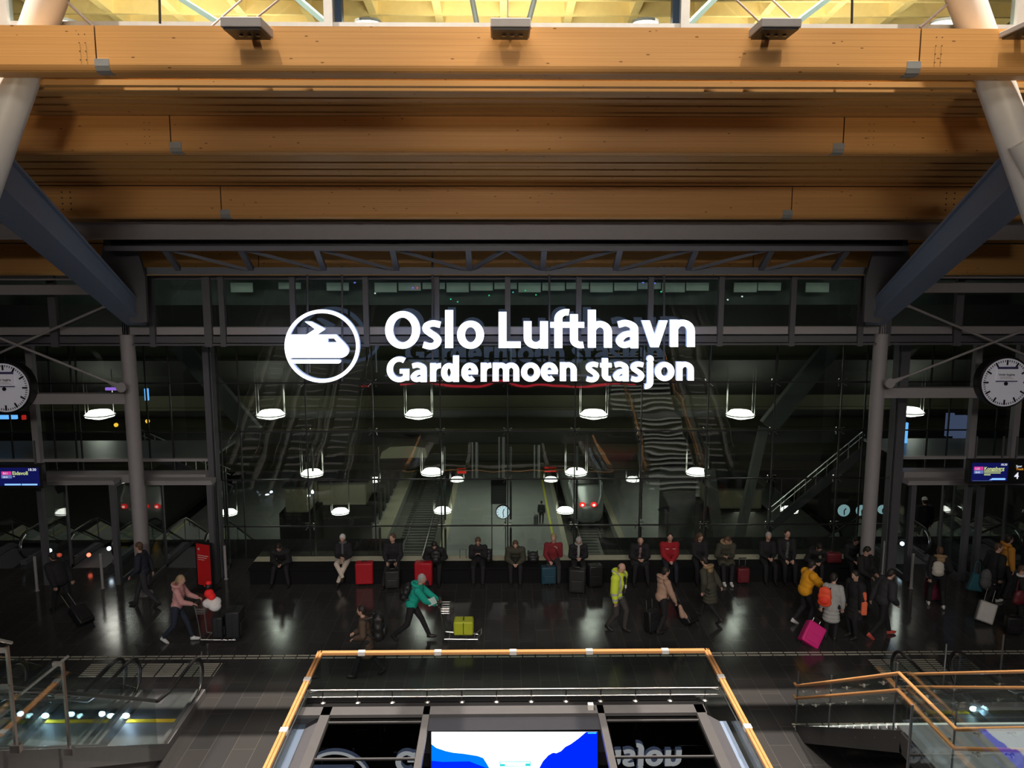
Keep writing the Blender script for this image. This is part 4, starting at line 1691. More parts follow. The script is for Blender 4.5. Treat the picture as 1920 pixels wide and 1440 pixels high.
# grey skylight structure
t = thing('skylight', 'grey framed skylight box with dark glass panels in the middle of the concourse floor', 'skylight', (0, 14, 0))
ZT = .88
bm = NB()
bb(bm, -3.75, 3.75, 14.02, 14.3, ZT - .06, ZT)
part('top_beam', bm, M['skyframe'], t)
fr = []
for px0, side in ((612, -1), (800, -1), (1126, 1), (1312, 1)):
    x = P(px0, 1333, 14.15).x
    fr.append(x)
    bm = NB()
    wd = .17 if px0 in (612, 1312) else .12
    bb(bm, x - wd / 2, x + wd / 2, 9.5, 14.3, ZT - .1, ZT + .0)
    part('side_beam', bm, M['skyframe'], t)
for x, s in ((fr[0] - .42, -1), (fr[3] + .42, 1)):
    bm = NB()
    bb(bm, x - .09, x + .09, 9.5, 14.2, ZT - .35, ZT - .28)
    part('gutter', bm, M['steelblue'], t)
    bm = NB()
    prism(bm, [(x, 9.5, ZT - .3), (x + .42 * -s, 9.5, ZT - .06), (x + .42 * -s, 14.2, ZT - .06), (x, 14.2, ZT - .3)], (0, 0, -.02))
    part('sloped_flashing', bm, M['steeldk'], t)
for a, b in ((fr[0], fr[1]), (fr[2], fr[3])):
    bm = NB()
    bb(bm, a + .1, b - .08, 9.5, 14.05, ZT - .09, ZT - .07)
    part('glass_panel', bm, M['glassb'], t)
for Yk in (13.86, 12.75, 11.7):
    for a, b in ((fr[0], fr[1]), (fr[2], fr[3])):
        bm = NB()
        bb(bm, a + .08, b - .06, Yk, Yk + .03, ZT - .07, ZT - .05)
        part('glazing_bar', bm, M['skyframe'], t)
bm = NB()
bb(bm, -3.2, -3.15, 9.5, 14.2, -3, ZT - .3)
bb(bm, 3.15, 3.2, 9.5, 14.2, -3, ZT - .3)
bb(bm, -3.75, 3.75, 14.2, 14.25, 0, ZT - .06)
bb(bm, fr[0] - .5, fr[0] - .45, 9.5, 14.2, 0, ZT - .35)
bb(bm, fr[3] + .45, fr[3] + .5, 9.5, 14.2, 0, ZT - .35)
part('curb', bm, M['steeldk'], t)
bm = NB()
sx0, sx1 = fr[1] + .06, fr[2] - .06
SCY = 13.62
szt = P(960, 1371, SCY).z
prism(bm, [(sx0, 14.1, ZT - .06), (sx1, 14.1, ZT - .06), (sx1, SCY, szt + .02), (sx0, SCY, szt + .02)], (0, 0, -.03))
part('hood', bm, M['hood'], t)
# small camera box on top
q = P(1107, 1322, 14.2)
bm = NB()
bb(bm, q.x - .05, q.x + .05, 14.12, 14.22, ZT, ZT + .1)
tag(part('sensor_box', bm, M['white']), 'small white sensor box on the skylight frame above the big screen', 'sensor')
# low double rail on the skylight
t = thing('low_guard_rail', 'low double steel rail with short posts along the back of the skylight', 'railing', (0, 14.55, 0))
RY = 14.75
z1, z0 = P(960, 1292, RY).z, P(960, 1305, RY).z
ra, rb = P(576, 1292, RY).x, P(1352, 1290, RY).x
for z in (z1, z0):
    bm = NB()
    tube(bm, [(ra, RY, z), (rb, RY, z)], .016, 10)
    part('rail', bm, M['inox'], t, True)
for k in range(12):
    x = P(605 + k * 65.2, 1300, RY).x
    bm = NB()
    tube(bm, [(x, RY, 0), (x, RY, z1)], .014, 8)
    lathe(bm, [(.055, 0), (.055, .012), (.02, .03), (0, .03)], (x, RY, P(960, 1316, RY).z), 12)
    part('post', bm, M['inox'], t)
bm = NB()
bb(bm, -3.75, 3.75, RY - .25, RY + .25, .0, P(960, 1316, RY).z)
part('plinth', bm, M['bench'], t)
for x, s in ((ra + .22, -1), (rb - .22, 1)):
    bm = NB()
    tube(bm, curve_pts([(x, RY, z1), (x + s * .14, RY - .1, z1), (x + s * .2, RY - .4, z1), (x + s * .2, 9.5, z1)], 5), .012, 8)
    part('side_rail', bm, M['inox'], t, True)

# big screen
M['scrwhite'] = emis('screen_white', (.93, .98, 1), 2.2)
M['scrblue'] = emis('screen_blue', (.0, .012, 1), 2.0)
M['scrblue2'] = emis('screen_light_blue', (.0, .22, 1), 1.0)
M['scrteal'] = emis('screen_teal', (.05, .75, .75), 1.0)
t = thing('big_screen', 'big bright screen showing a white sky between blue mountains, in the middle of the skylight', 'screen', (0, SCY, 0))


def sp(x, y, d=0.0):
    return P(x, y, SCY) - Vector((0, d, 0))


bm = NB()
a, b = sp(806, 1371), sp(1123, 1371)
bb(bm, a.x, b.x, SCY, SCY + .08, -1.6, a.z)
part('panel', bm, M['black'], t)
bm = NB()
prism(bm, [sp(809, 1372, .004), sp(1120, 1372, .004), sp(1120, 1560, .004), sp(809, 1560, .004)], (0, .003, 0))
part('picture_sky', bm, M['scrwhite'], t)
bm = NB()
lm = [(809, 1395), (818, 1402), (836, 1408), (850, 1411), (870, 1413), (895, 1417), (906, 1421), (913, 1432), (920, 1445), (930, 1470), (945, 1560), (809, 1560)]
prism(bm, [sp(x, y, .008) for x, y in lm], (0, .003, 0))
part('picture_left_mountain', bm, M['scrblue2'], t)
bm = NB()
lm = [(809, 1426), (830, 1428), (880, 1427), (913, 1440), (930, 1480), (940, 1560), (809, 1560)]
prism(bm, [sp(x, y, .011) for x, y in lm], (0, .003, 0))
part('picture_left_shore', bm, M['scrblue'], t)
bm = NB()
rm = [(1099, 1372), (1085, 1384), (1070, 1395), (1060, 1400), (1052, 1408), (1043, 1412), (1037, 1411), (1028, 1416), (1018, 1427), (1010, 1442), (1000, 1470), (985, 1560), (1120, 1560), (1120, 1372)]
prism(bm, [sp(x, y, .008) for x, y in rm], (0, .003, 0))
part('picture_right_mountain', bm, M['scrblue'], t)
bm = NB()
for q in ((937, 995, 1427.5, 1429), (937, 995, 1435, 1436.5), (937, 938.5, 1427.5, 1436.5), (993.5, 995, 1427.5, 1436.5), (938, 947, 1432, 1435.5), (985, 994, 1431, 1435.5)):
    a, b = sp(q[0], q[3], .008), sp(q[1], q[2], .008)
    bb(bm, a.x, b.x, a.y, a.y + .003, a.z, b.z)
part('picture_caption_box', bm, M['scrteal'], t)
bm = NB()
a, b = sp(1102, 1375, .012), sp(1118, 1372.8, .012)
bb(bm, a.x, b.x, a.y, a.y + .002, a.z, b.z)
part('picture_corner_mark', bm, M['scrteal'], t)

# ================================================================== TACTILE PAVING
def strips(label, X0, X1, Ys, seg, gap, wd=.045, skew=0):
    bm_ = NB()
    for j, Y in enumerate(Ys):
        x = X0 + skew * j
        while x < X1 + skew * j - .01:
            e = min(x + seg, X1 + skew * j)
            bb(bm_, x, e, Y, Y + wd, 0.0005, .006)
            x += seg + gap
    return tag(part('tactile_strip', bm_, M['tactile']), label, 'tactile paving')


gy = G(960, 1230).y
strips('long double line of pale dashed tactile strips crossing the whole dark floor', -14, 14, (gy - .06, gy + .06), .26, .03, .05)
a, b = G(146, 1270), G(424, 1246)
n_ = 7
strips('block of pale tactile stripes before the left escalators', a.x, b.x - .1, [a.y + (b.y - a.y) * k / (n_ - 1) for k in range(n_)], .38, .04, .055, .0)
a, b = G(1655, 1262), G(1768, 1238)
strips('block of pale tactile stripes before the right escalator', G(1640, 1250).x, G(1768, 1250).x, [a.y + (b.y - a.y) * k / 6 for k in range(7)], .30, .03, .05)
a, b = G(1490, 1374), G(1700, 1358)
strips('rows of pale tactile stripes at the foot of the stair', G(1490, 1366).x, G(1716, 1366).x, [a.y + (b.y - a.y) * k / 3 for k in range(4)], .28, .03, .05)

# ================================================================== ESCALATORS rising towards the mezzanine
SL = math.tan(R(31))



def escalator(x0, x1, Yn, label, group='escalators rising to the mezzanine', z0=0.0, L=14, dirn=-1, up=1, comb=True, red=False):
    """newel at Yn; travels in direction dirn along y; up=1 rises, up=-1 descends"""
    t_ = thing('escalator', label, 'escalator', ((x0 + x1) / 2, Yn, z0), group=group)
    flat = 1.55 if up < 0 else 1.9
    cb = flat - .12 if up < 0 else .9

    def zline(d):   # floor line height at distance d from the newel
        return z0 + up * max(0, d - flat) * SL

    def pt(x, d, h):
        return Vector((x, Yn + dirn * d, zline(d) + h))
    # steps
    bm_ = NB()
    nst = int((L - flat) / .4)
    for k in range(nst):
        d = flat + k * .4
        zt_ = z0 + up * (k + (0 if up > 0 else 0)) * .4 * SL
        ya, yb = Yn + dirn * d, Yn + dirn * (d + .4)
        bb(bm_, x0 + .17, x1 - .17, min(ya, yb), max(ya, yb), zt_ - .26, zt_)
    part('steps', bm_, M['escstep'], t_)
    if comb:
        bm_ = NB()
        y_ = Yn + dirn * cb
        bb(bm_, x0 + .17, x1 - .17, y_ - .06, y_ + .06, z0 + .004, z0 + .02)
        part('comb_plate', bm_, M['combyellow'], t_)
    bm_ = NB()
    ya, yb = Yn - dirn * .35, Yn + dirn * (cb - .06)
    bb(bm_, x0 + .17, x1 - .17, min(ya, yb), max(ya, yb), z0 + .002, z0 + .014)
    part('landing_plate', bm_, M['plate'] if up > 0 else M['steeldk'], t_)
    if up > 0:
        bm_ = NB()
        bb(bm_, x0 + .17, x1 - .17, Yn - flat, Yn - cb - .06, z0 - .2, z0 + .006)
        part('flat_steps', bm_, M['escstep'], t_)
    for x, nm in ((x0, -1), (x1, 1)):
        bm_ = NB()
        # handrail loop
        hp = [pt(x, .55, .12), pt(x, .12, .17), pt(x, -.12, .36), pt(x, -.18, .58), pt(x, -.08, .80), pt(x, .14, .93), pt(x, .45, .96)]
        pth = curve_pts(hp, 5)
        pth += [pt(x, flat * .8, .96), pt(x, flat + .15, .98)]
        k = flat + .6
        while k < L:
            pth.append(pt(x, k, .99))
            k += 1.2
        tube(bm_, pth, .035, 8)
        part('handrail', bm_, M['rubber'], t_, True)
        bm_ = NB()
        tube(bm_, [p + Vector((0, 0, 0)) for p in curve_pts([pt(x, .3, .16), pt(x, .02, .22), pt(x, -.08, .42), pt(x, -.10, .6), pt(x, 0, .77), pt(x, .2, .87)], 4)], .018, 6)
        part('newel_trim', bm_, M['inox'], t_, True)
        bm_ = NB()
        out = [pt(x, 0.05, .2), pt(x, -.08, .45), pt(x, -.05, .7), pt(x, .15, .9), pt(x, flat, .93), pt(x, L, .93), pt(x, L, .15), pt(x, flat, .13)]
        a_ = [p + Vector((-.006, 0, 0)) for p in out]
        prism(bm_, a_, (.012, 0, 0))
        part('balustrade_glass', bm_, M['glassc'], t_)
        bm_ = NB()
        s1 = [pt(x, -.05, .0), pt(x, -.05, .16), pt(x, flat, .14), pt(x, L, .14), pt(x, L, -.25), pt(x, flat + .5, -.25 if up < 0 else -.0)]
        if up > 0:
            s1[-1] = Vector((x, Yn + dirn * (flat + .3), z0))
        prism(bm_, [p + Vector((-.09, 0, 0)) for p in s1], (.18, 0, 0))
        part('skirt', bm_, M['skirt'] if up > 0 else M['steeldk'], t_)
        if up > 0:
            bm_ = NB()
            s2 = [Vector((x, Yn + dirn * (flat + .3), z0)), pt(x, L, -.2), pt(x, L, -1.1), Vector((x, Yn + dirn * (flat + 1.6), z0))]
            prism(bm_, [p + Vector((-.05, 0, 0)) for p in s2], (.1, 0, 0))
            part('side_cladding', bm_, M['clad'], t_)
    return t_


M['skirt'] = mat('escalator_skirt', (.15, .145, .145), .4)
M['clad'] = mat('brown_grey_cladding', (.06, .052, .047), .45, 0, .1, 2)
escalator(-9.2, -7.9, 16.25, 'outer escalator of the pair rising toward the viewer at the lower left, lit yellow comb')
escalator(-7.6, -6.3, 16.25, 'inner escalator of the pair rising toward the viewer at the lower left, nearest the skylight')
escalator(8.35, 9.6, 16.35, 'escalator rising toward the viewer at the lower right, beside the stair with wooden handrails')
escalator(-11.2, -9.95, 16.25, 'escalator at the lower left picture edge, mostly hidden behind glass')
# small bright comb lights in the newels
for x, y, lb in ((85, 1342, 'dazzling bluish comb light of the outer left escalator'), (236, 1342, 'dazzling bluish comb light of the inner left escalator'), (1825, 1329, 'dazzling bluish comb light of the right escalator')):
    c = G(x, y, .12)
    t = thing('comb_light', lb, 'light', c, group='comb lights of the escalators')
    bm = NB()
    ball(bm, c, (.07, .05, .05), 3)
    part('lens', bm, M['combled'], t)
    bm = NB()
    bb(bm, c.x - .07, c.x + .07, c.y + .03, c.y + .1, 0, .1)
    part('housing', bm, M['inox'], t)
    l = bpy.data.lights.new('comb_light', 'POINT')
    l.energy = 9
    l.color = (.55, .7, 1)
    l.shadow_soft_size = .05
    o = bpy.data.objects.new('comb_light_source', l)
    o.location = c + Vector((.12, -.1, .1))
    COL.objects.link(o)
for k, (x, y) in enumerate(((205, 1346), (222, 1330), (246, 1317), (262, 1310), (52, 1347), (60, 1338), (72, 1324), (88, 1313))):
    pass

# tall glass screen beside the left escalator
t = thing('glass_screen', 'glass screen on two tall steel posts running up beside the inner left escalator', 'railing', (-6.1, 10.8, 2))
base, topp = [], []
for (xb, yb, yt_) in ((131, 1410, 1238), (31, 1405, 1212)):
    d = ray(xb, yb)
    k = -6.08 / d.x
    b = CAM + d * k
    d2 = ray(xb - 5, yt_)
    zt_ = 9 + d2.z / d2.y * b.y
    base.append(b)
    topp.append(Vector((b.x, b.y, zt_)))
    bm = NB()
    bar(bm, b, topp[-1], .05, .03, 0, (1, 0, 0))
    part('post', bm, M['inox'], t)
    bm = NB()
    box(bm, b + Vector((0, 0, .02)), (.12, .08, .10))
    part('foot', bm, M['inox'], t)
    for z in (.97, .62):
        bm = NB()
        box(bm, b.lerp(topp[-1], z) + Vector((-.05, -.02, 0)), (.14, .05, .05))
        part('clamp', bm, M['inox'], t)
dv = (base[1] - base[0]).normalized()
up_ = Vector((0, 0, 1.22))
bm = NB()
p0, p1 = base[0] - dv * 3.3, base[1] + dv * 2
prism(bm, [p0 + Vector((0, 0, .15)), p1 + Vector((0, 0, .15)), p1 + up_, p0 + up_], (.012, 0, 0))
part('glass_pane', bm, M['glassc'], t)
bm = NB()
tube(bm, [topp[0] + Vector((0, .15, -.02)), topp[0] + Vector((0, -.2, 0)), topp[0] + Vector((0, -1.0, .05))], .02, 8)
tube(bm, [topp[1] + Vector((0, .1, 0)), topp[1] + dv * 2], .02, 8)
part('top_rail', bm, M['inox'], t)

# ================================================================== STAIR with wooden handrails at the right
SX0, SX1 = 5.78, 7.85
t = thing('staircase', 'staircase with dark treads and pale nosings rising toward the viewer at the lower right', 'stair', (6.8, 14.8, 0))
bm = NB()
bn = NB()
nr, rise, going = 14, .165, .27
Y0 = 14.72
for k in range(nr):
    ya = Y0 - k * going
    z = (k + 1) * rise
    bb(bm, SX0, SX1, ya - going, ya, z - .08, z)
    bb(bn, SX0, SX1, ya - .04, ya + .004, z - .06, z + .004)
yl = Y0 - nr * going
zl = nr * rise
bb(bm, SX0, SX1, yl - 1.4, yl, zl - .25, zl)
for k in range(14):
    ya = yl - 1.4 - k * going
    z = zl + (k + 1) * rise
    bb(bm, SX0 - .72, SX1, ya - going, ya, z - .08, z)
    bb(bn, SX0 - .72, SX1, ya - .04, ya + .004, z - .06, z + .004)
part('treads', bm, M['steeldk'], t)
part('nosing', bn, emis('nosing_added_glow', (1, .97, .86), .9), t)  # glow added to the nosings so the flight shows mirrored in the facade
for x in (SX0 - .03, SX1 + .03):
    bm = NB()
    bar(bm, (x, Y0 + .1, -.05), (x, yl, zl - .12), .06, .3)
    bar(bm, (x, yl, zl - .12), (x, yl - 1.4, zl - .12), .06, .3)
    bar(bm, (x, yl - 1.4, zl - .12), (x, yl - 1.4 - 14 * going, zl * 2 - .12), .06, .3)
    part('stringer', bm, M['black'], t)
# railings
for sx, lb, far in ((SX0 - .06, 'glass balustrade with two wooden handrails on the skylight side of the stair', 0), (SX1 + .06, 'glass balustrade with two wooden handrails on the escalator side of the stair', 1)):
    t = thing('stair_railing', lb, 'railing', (sx, 14, 0), group='stair railings')
    for hh in (.88, .62):
        pth = [(sx, 15.05, hh), (sx, 14.95, hh), (sx, yl + .15, zl + hh - .03), (sx, yl - 1.35, zl + hh), (sx, yl - 4, zl + hh + 2.65 * .61)]
        bm = NB()
        if far:
            pth = [(sx, 15.0, hh + .2)] + [(x, y, z + .02) for x, y, z in pth[2:]]
        tube(bm, pth, .026, 12)
        part('handrail', bm, M['rail'], t, True)
    bm = NB()
    for k in range(11):
        Y = 14.8 - k * .62
        zz = zl if Y < yl and Y > yl - 1.4 else (max(0, (Y0 - Y)) * rise / going if Y >= yl else zl + (yl - 1.4 - Y) * rise / going)
        for hh in (.86, .60, -.05):
            tube(bm, [(sx + .0, Y, zz + hh), (sx + .07, Y, zz + hh - .02)], .012, 6)
            lathe(bm, [(0, -.012), (.03, -.012), (.03, .012), (0, .012)], (sx + .075, Y, zz + hh - .02), 10, axis='X')
    part('clamp', bm, M['inox'], t)
    bm = NB()
    gx = sx + .075
    ysg = [15.08, 13.55, 11.3, 9.75, 8]
    for a, b in zip(ysg, ysg[1:]):
        def zf(Y):
            return zl if yl - 1.4 < Y < yl else (max(0, (Y0 - Y)) * rise / going if Y >= yl else zl + (yl - 1.4 - Y) * rise / going)
        prism(bm, [(gx, a, zf(a) - .12), (gx, a - .0, zf(a) + 1.12), (gx, b + .015, zf(b) + 1.12), (gx, b + .015, zf(b) - .12)], (.012, 0, 0))
    part('glass_pane', bm, M['glassc'], t)
    for Y in ysg[:-1]:
        bm = NB()
        bar(bm, (gx, Y, zf(Y) - .1), (gx, Y, zf(Y) + 1.12), .015, .02, 0, (1, 0, 0))
        part('pane_edge', bm, M['steeldk'], t)
t = thing('added_mirror_pane', 'added glass pane beside the upper stair flight, mirroring the big screen at the right edge', 'railing', (5.07, 9.4, 2.4))  # added pane, placed to mirror the big screen towards the viewer
bm = NB()
prism(bm, [(5.064, 9.45, 2.35), (5.064, 9.45, 3.6), (5.064, 6.4, 5.45), (5.064, 6.4, 4.2)], (.012, 0, 0))
part('glass_pane', bm, M['glassc'], t)
bm = NB()
bb(bm, 5.055, 5.085, 9.45, 9.47, 2.35, 3.6)
part('pane_edge', bm, M['steeldk'], t)
# freestanding glass panel posts near the right escalator
for x, y0, y1, lb in ((1875, 1232, 1270, 'thin steel glass-holder post beside the right escalator at the picture edge'), (1768, 1252, 1290, 'thin steel post at the head of the right escalator')):
    a = G(x, y1)
    bm = NB()
    tube(bm, [(a.x, a.y, 0), (a.x, a.y, 1.0)], .02, 8)
    lathe(bm, [(.05, 0), (.05, .015), (0, .015)], a, 12)
    tag(part('steel_post', bm, M['inox']), lb, 'post')

# escalators descending to the platforms beyond the side doorways
SLs = [(-15.7, -14.4, 24.1), (-12.95, -11.65, 24.1), (-10.15, -8.9, 24.1), (11.75, 13.0, 24.1), (14.5, 15.8, 24.1)]
nm = ['descending escalator at the far left behind the side glass', 'descending escalator behind the left doorway, with a red light on its skirt', 'descending escalator between the left round column and the red advertising stand',
      'descending escalator behind the right doorway, a person riding it', 'descending escalator at the far right behind the side glass']
for (x0, x1, Y), lb in zip(SLs, nm):
    escalator(x0, x1, Y, lb, 'escalators descending to the platforms', L=13, dirn=1, up=-1, comb=False)
for x, y, m_, lb in ((167, 1040, 'redlight2', 'small red light on the escalator skirt at the left'), (205, 1028, 'combled2', 'small white light beside the left doorway'), (94, 1032, 'combled2', 'small bluish light beside the leftmost door frame'),
                     (1691, 1019, 'combled2', 'small bluish light beside the dark square post at the right')):
    M.setdefault('redlight2', emis('small_red_light', (1, .15, .08), 3))
    M.setdefault('combled2', emis('small_white_light', (.7, .85, 1), 6))
    c = P(x, y, 24.0)
    bm = NB()
    ball(bm, c, .045, 2)
    lathe(bm, [(.06, 0), (.06, .04), (0, .04)], c, 12, axis='Y')
    tag(part('indicator_light', bm, M[m_]), lb, 'light', 'small indicator lights')

# ================================================================== SIDE DOORWAYS
def doorway(xa, xb, side, label):
    """sliding door portal with open glass leaves; xa, xb picture x of the posts"""
    Yf = 22.5
    a, b = P(xa, 1000, Yf).x, P(xb, 1000, Yf).x
    zt_ = P(xa, 908, Yf).z
    t_ = thing('sliding_doorway', label, 'door', ((a + b) / 2, Yf, 0), group='glass doorways to the escalators')
    bm_ = NB()
    for x in (a, b):
        bb(bm_, x - .07, x + .07, Yf - .07, Yf + .1, 0, zt_)
    for x in (a, b):
        bb(bm_, x - .04, x + .04, Yf, FY, zt_ - .12, zt_)
    part('frame', bm_, M['steeldk'], t_)
    bm_ = NB()
    bb(bm_, a - .2, b + .1, Yf - .1, Yf + .25, zt_, zt_ + .09)
    bb(bm_, a - .2, b + .1, Yf - .14, Yf + .25, zt_ + .09, zt_ + .13)
    part('lintel', bm_, M['steel'], t_)
    for x, s in ((a, 1), (b, -1)):
        bm_ = NB()
        bb(bm_, x - .01, x + .01, Yf + .1, FY + .5, .08, zt_ - .12)
        g = part('door_leaf', bm_, M['glassc'], t_)
        bm_ = NB()
        bb(bm_, x - .03, x + .03, Yf + .1, FY + .55, 0, .1)
        bb(bm_, x - .03, x + .03, FY + .45, FY + .55, 0, zt_)
        part('leaf_frame', bm_, M['steeldk'], g)
    return t_


doorway(82, 217, -1, 'glass doorway with dark frame between the left screen and the left round column')
doorway(272, 398, -1, 'glass doorway with dark frame between the left round column and the red advertising stand')
doorway(1706, 1810, 1, 'glass doorway with dark frame just right of the dark square post at the right')
doorway(1833, 1935, 1, 'glass doorway with dark frame at the right picture edge')
for x, y0, y1, lb in ((70, 1046, 1100, 'short steel bollard left of the leftmost doorway'), (193, 1042, 1095, 'short steel bollard in front of the left doorway'), (1655, 1023, 1068, 'short steel bollard between round column and dark square post'), (1708, 1034, 1095, 'short steel bollard in front of the right doorway'), (424, 1040, 1078, 'short thin bollard right of the square post')):
    a = G(x, y1 + 8)
    bm = NB()
    tube(bm, [(a.x, a.y, 0), (a.x, a.y, 1.0)], .04, 12)
    lathe(bm, [(.06, 0), (.06, .01), (.045, .02)], a, 12)
    tag(part('bollard', bm, M['steel'], None, True), lb, 'bollard', 'short bollards')

# departure screens
M['scrnavy'] = emis('display_navy', (.006, .008, .09), .9)
M['mag'] = emis('display_magenta', (.75, .06, .38), .8)
M['blu'] = emis('display_blue', (.15, .22, .55), .8)
M['lime'] = emis('display_yellow_text', (.75, .85, .35), .8)
M['wht'] = emis('display_white_text', (.85, .88, 1), .9)
M['cyan'] = emis('display_train_shape', (.25, .5, 1), 1.2)
M['orangetxt'] = emis('display_orange_text', (1, .4, .05), .8)


def display(label, x0, y0, x1, y1, Y):
    a, b = P(x0, y1, Y), P(x1, y0, Y)
    t_ = thing('departure_display', label, 'screen', a, group='departure displays')
    bm_ = NB()
    bb(bm_, a.x - .08, b.x + .08, Y + .01, Y + .2, a.z - .08, b.z + .08)
    part('casing', bm_, M['black'], t_, bevel=.01)
    bm_ = NB()
    bb(bm_, a.x, b.x, Y, Y + .01, a.z, b.z)
    part('panel', bm_, M['scrnavy'], t_)
    bm_ = NB()
    bb(bm_, a.x + .1, a.x + .14, Y + .08, Y + .12, b.z, b.z + .7)
    part('hanger', bm_, M['steeldk'], t_)
    bm_ = NB()
    bb(bm_, b.x - .14, b.x - .1, Y + .08, Y + .12, b.z, b.z + .7)
    part('hanger', bm_, M['steeldk'], t_)
    return t_, a, b


def dbox(t_, x0, y0, x1, y1, Y, m_, nm_='field'):
    a, b = P(x0, y1, Y), P(x1, y0, Y)
    bm_ = NB()
    bb(bm_, a.x, b.x, Y - .006, Y, a.z, b.z)
    part(nm_, bm_, m_, t_)


DY = 21.2
t, a, b = display('dark blue departure display at the left edge showing Eidsvoll', -30, 877, 72, 911, DY)
dbox(t, 3, 884, 21, 890.5, DY, M['mag'], 'line_badge')
dbox(t, 3, 891, 22, 897, DY, M['blu'], 'time_badge')
put_text('lettering', 'Eidsvoll', .135, P(23, 890.5, DY - .01), t, M['lime'], bold=.002)
put_text('lettering', '18:30', .10, P(52, 883, DY - .01), t, M['wht'])
put_text('lettering', 'R11', .075, P(6, 889.5, DY - .012), t, M['wht'])
put_text('lettering', '18:43', .06, P(5, 896, DY - .012), t, M['wht'])
put_text('lettering', 'via', .05, P(24, 894.5, DY - .012), t, M['wht'])
dbox(t, 9, 907, 39, 910, DY, M['cyan'], 'train_shape')
dbox(t, 41, 907, 70, 910, DY, M['cyan'], 'train_shape')
t, a, b = display('dark blue departure display at the right edge showing Kongsberg', 1821, 868, 1891, 902, DY)
dbox(t, 1826, 875, 1844, 881.5, DY, M['mag'], 'line_badge')
dbox(t, 1826, 882, 1844, 888, DY, M['blu'], 'time_badge')
put_text('lettering', 'Kongsberg', .125, P(1845, 881.5, DY - .01), t, M['lime'], bold=.002)
put_text('lettering', '18:30', .08, P(1876, 873, DY - .01), t, M['wht'])
put_text('lettering', 'L12', .075, P(1829, 880.5, DY - .012), t, M['wht'])
put_text('lettering', '18:43', .06, P(1828, 887, DY - .012), t, M['wht'])
for k, wtx in enumerate((33, 31, 12)):
    dbox(t, 1845, 882.5 + k * 3.4, 1845 + wtx, 884.2 + k * 3.4, DY, M['lime'], 'small_text_line')
prism_ = NB()
prism(prism_, [P(x, y, DY - .01) for x, y in ((1855, 900), (1861, 896.5), (1884, 896.5), (1886, 898), (1884, 900))], (0, .004, 0))
part('train_shape', prism_, M['cyan'], t)
dbox(t, 1823, 901, 1860, 901.6, DY, M['blu'], 'base_line')
t, a, b = display('black track number display reading Spor Track 4, cut by the right edge', 1897, 868, 1945, 902, DY)
t['label'] = 'black track number display reading Spor Track 4, cut off by the right picture edge'
for o in t.children:
    if o.name.startswith('panel'):
        o.data.materials[0] = M['black']
put_text('lettering', 'Spor', .085, P(1905, 876, DY - .01), t, M['wht'])
put_text('lettering', 'Track', .085, P(1905, 881.5, DY - .01), t, M['orangetxt'])
put_text('lettering', '4', .24, P(1901.5, 897.5, DY - .01), t, M['wht'], bold=.004)

# red advertising stand by the left doorway
M['adred'] = mat('red_poster', (.42, .012, .015), .45, 0, .05, emit=(1, .02, .02), es=.03)
M['adwhite'] = mat('pale_print', (.7, .55, .5), .6)
a = G(385, 1106)
t = thing('advertising_stand', 'upright red poster stand in a black frame beside the square post at the left', 'poster stand', a)
yy = a.y
q0, q1 = P(373, 1096, yy), P(402, 1024, yy)
M2 = Matrix.Rotation(R(-22), 4, 'Z')


def st(x, y, z):
    return a + (M2 @ Vector((x, y, 0))) + Vector((0, 0, z))


bm = NB()
zt_ = 1.38
prism(bm, [st(-.28, 0, .08), st(.28, 0, .08), st(.28, 0, zt_), st(-.28, 0, zt_)], M2 @ Vector((0, .05, 0)))
part('frame', bm, M['black'], t)
bm = NB()
prism(bm, [st(-.23, -.006, .13), st(.23, -.006, .13), st(.23, -.006, zt_ - .06), st(-.23, -.006, zt_ - .06)], M2 @ Vector((0, .006, 0)))
po = part('poster', bm, M['adred'], t)
bm = NB()
for z, w_ in ((.98, .36), (.92, .30), (.86, .22)):
    prism(bm, [st(-.19, -.01, z), st(-.19 + w_, -.01, z), st(-.19 + w_, -.01, z + .018), st(-.19, -.01, z + .018)], M2 @ Vector((0, .003, 0)))
prism(bm, [st(-.19, -.01, 1.16), st(-.12, -.01, 1.13), st(-.13, -.01, 1.22)], M2 @ Vector((0, .003, 0)))
part('print', bm, M['adwhite'], po)
bm = NB()
prism(bm, [st(-.34, -.22, .0), st(.34, -.22, .0), st(.34, .28, .0), st(-.34, .28, .0)], (0, 0, .03))
bar(bm, st(-.2, .1, .02), st(-.2, .02, .5), .04, .04)
bar(bm, st(.2, .1, .02), st(.2, .02, .5), .04, .04)
part('base', bm, M['black'], t)

# shop front under the mezzanine behind the viewer, only seen mirrored in the glass facade
t = thing('shop_fascia', 'thin glowing red shop fascia line mirrored in the glass facade below the sign', 'shop front', (0, -.6, 2))
bm = NB()
bb(bm, -5.7, 7.8, -.6, -.5, 2.0, 2.12)
part('red_band', bm, emis('red_fascia', (1, .03, .06), 3.5), t)
bm = NB()
bb(bm, -6.2, 8.2, -.8, -.62, 1.9, 2.7)
part('fascia_board', bm, M['steeldk'], t)
# ================================================================== PEOPLE
CL = {}


def cloth(name, c, rough=.85, bump=.25, scale=14, var=.18):
    if name not in CL:
        CL[name] = mat(name, c, rough, 0, var, scale, bump)
    return CL[name]


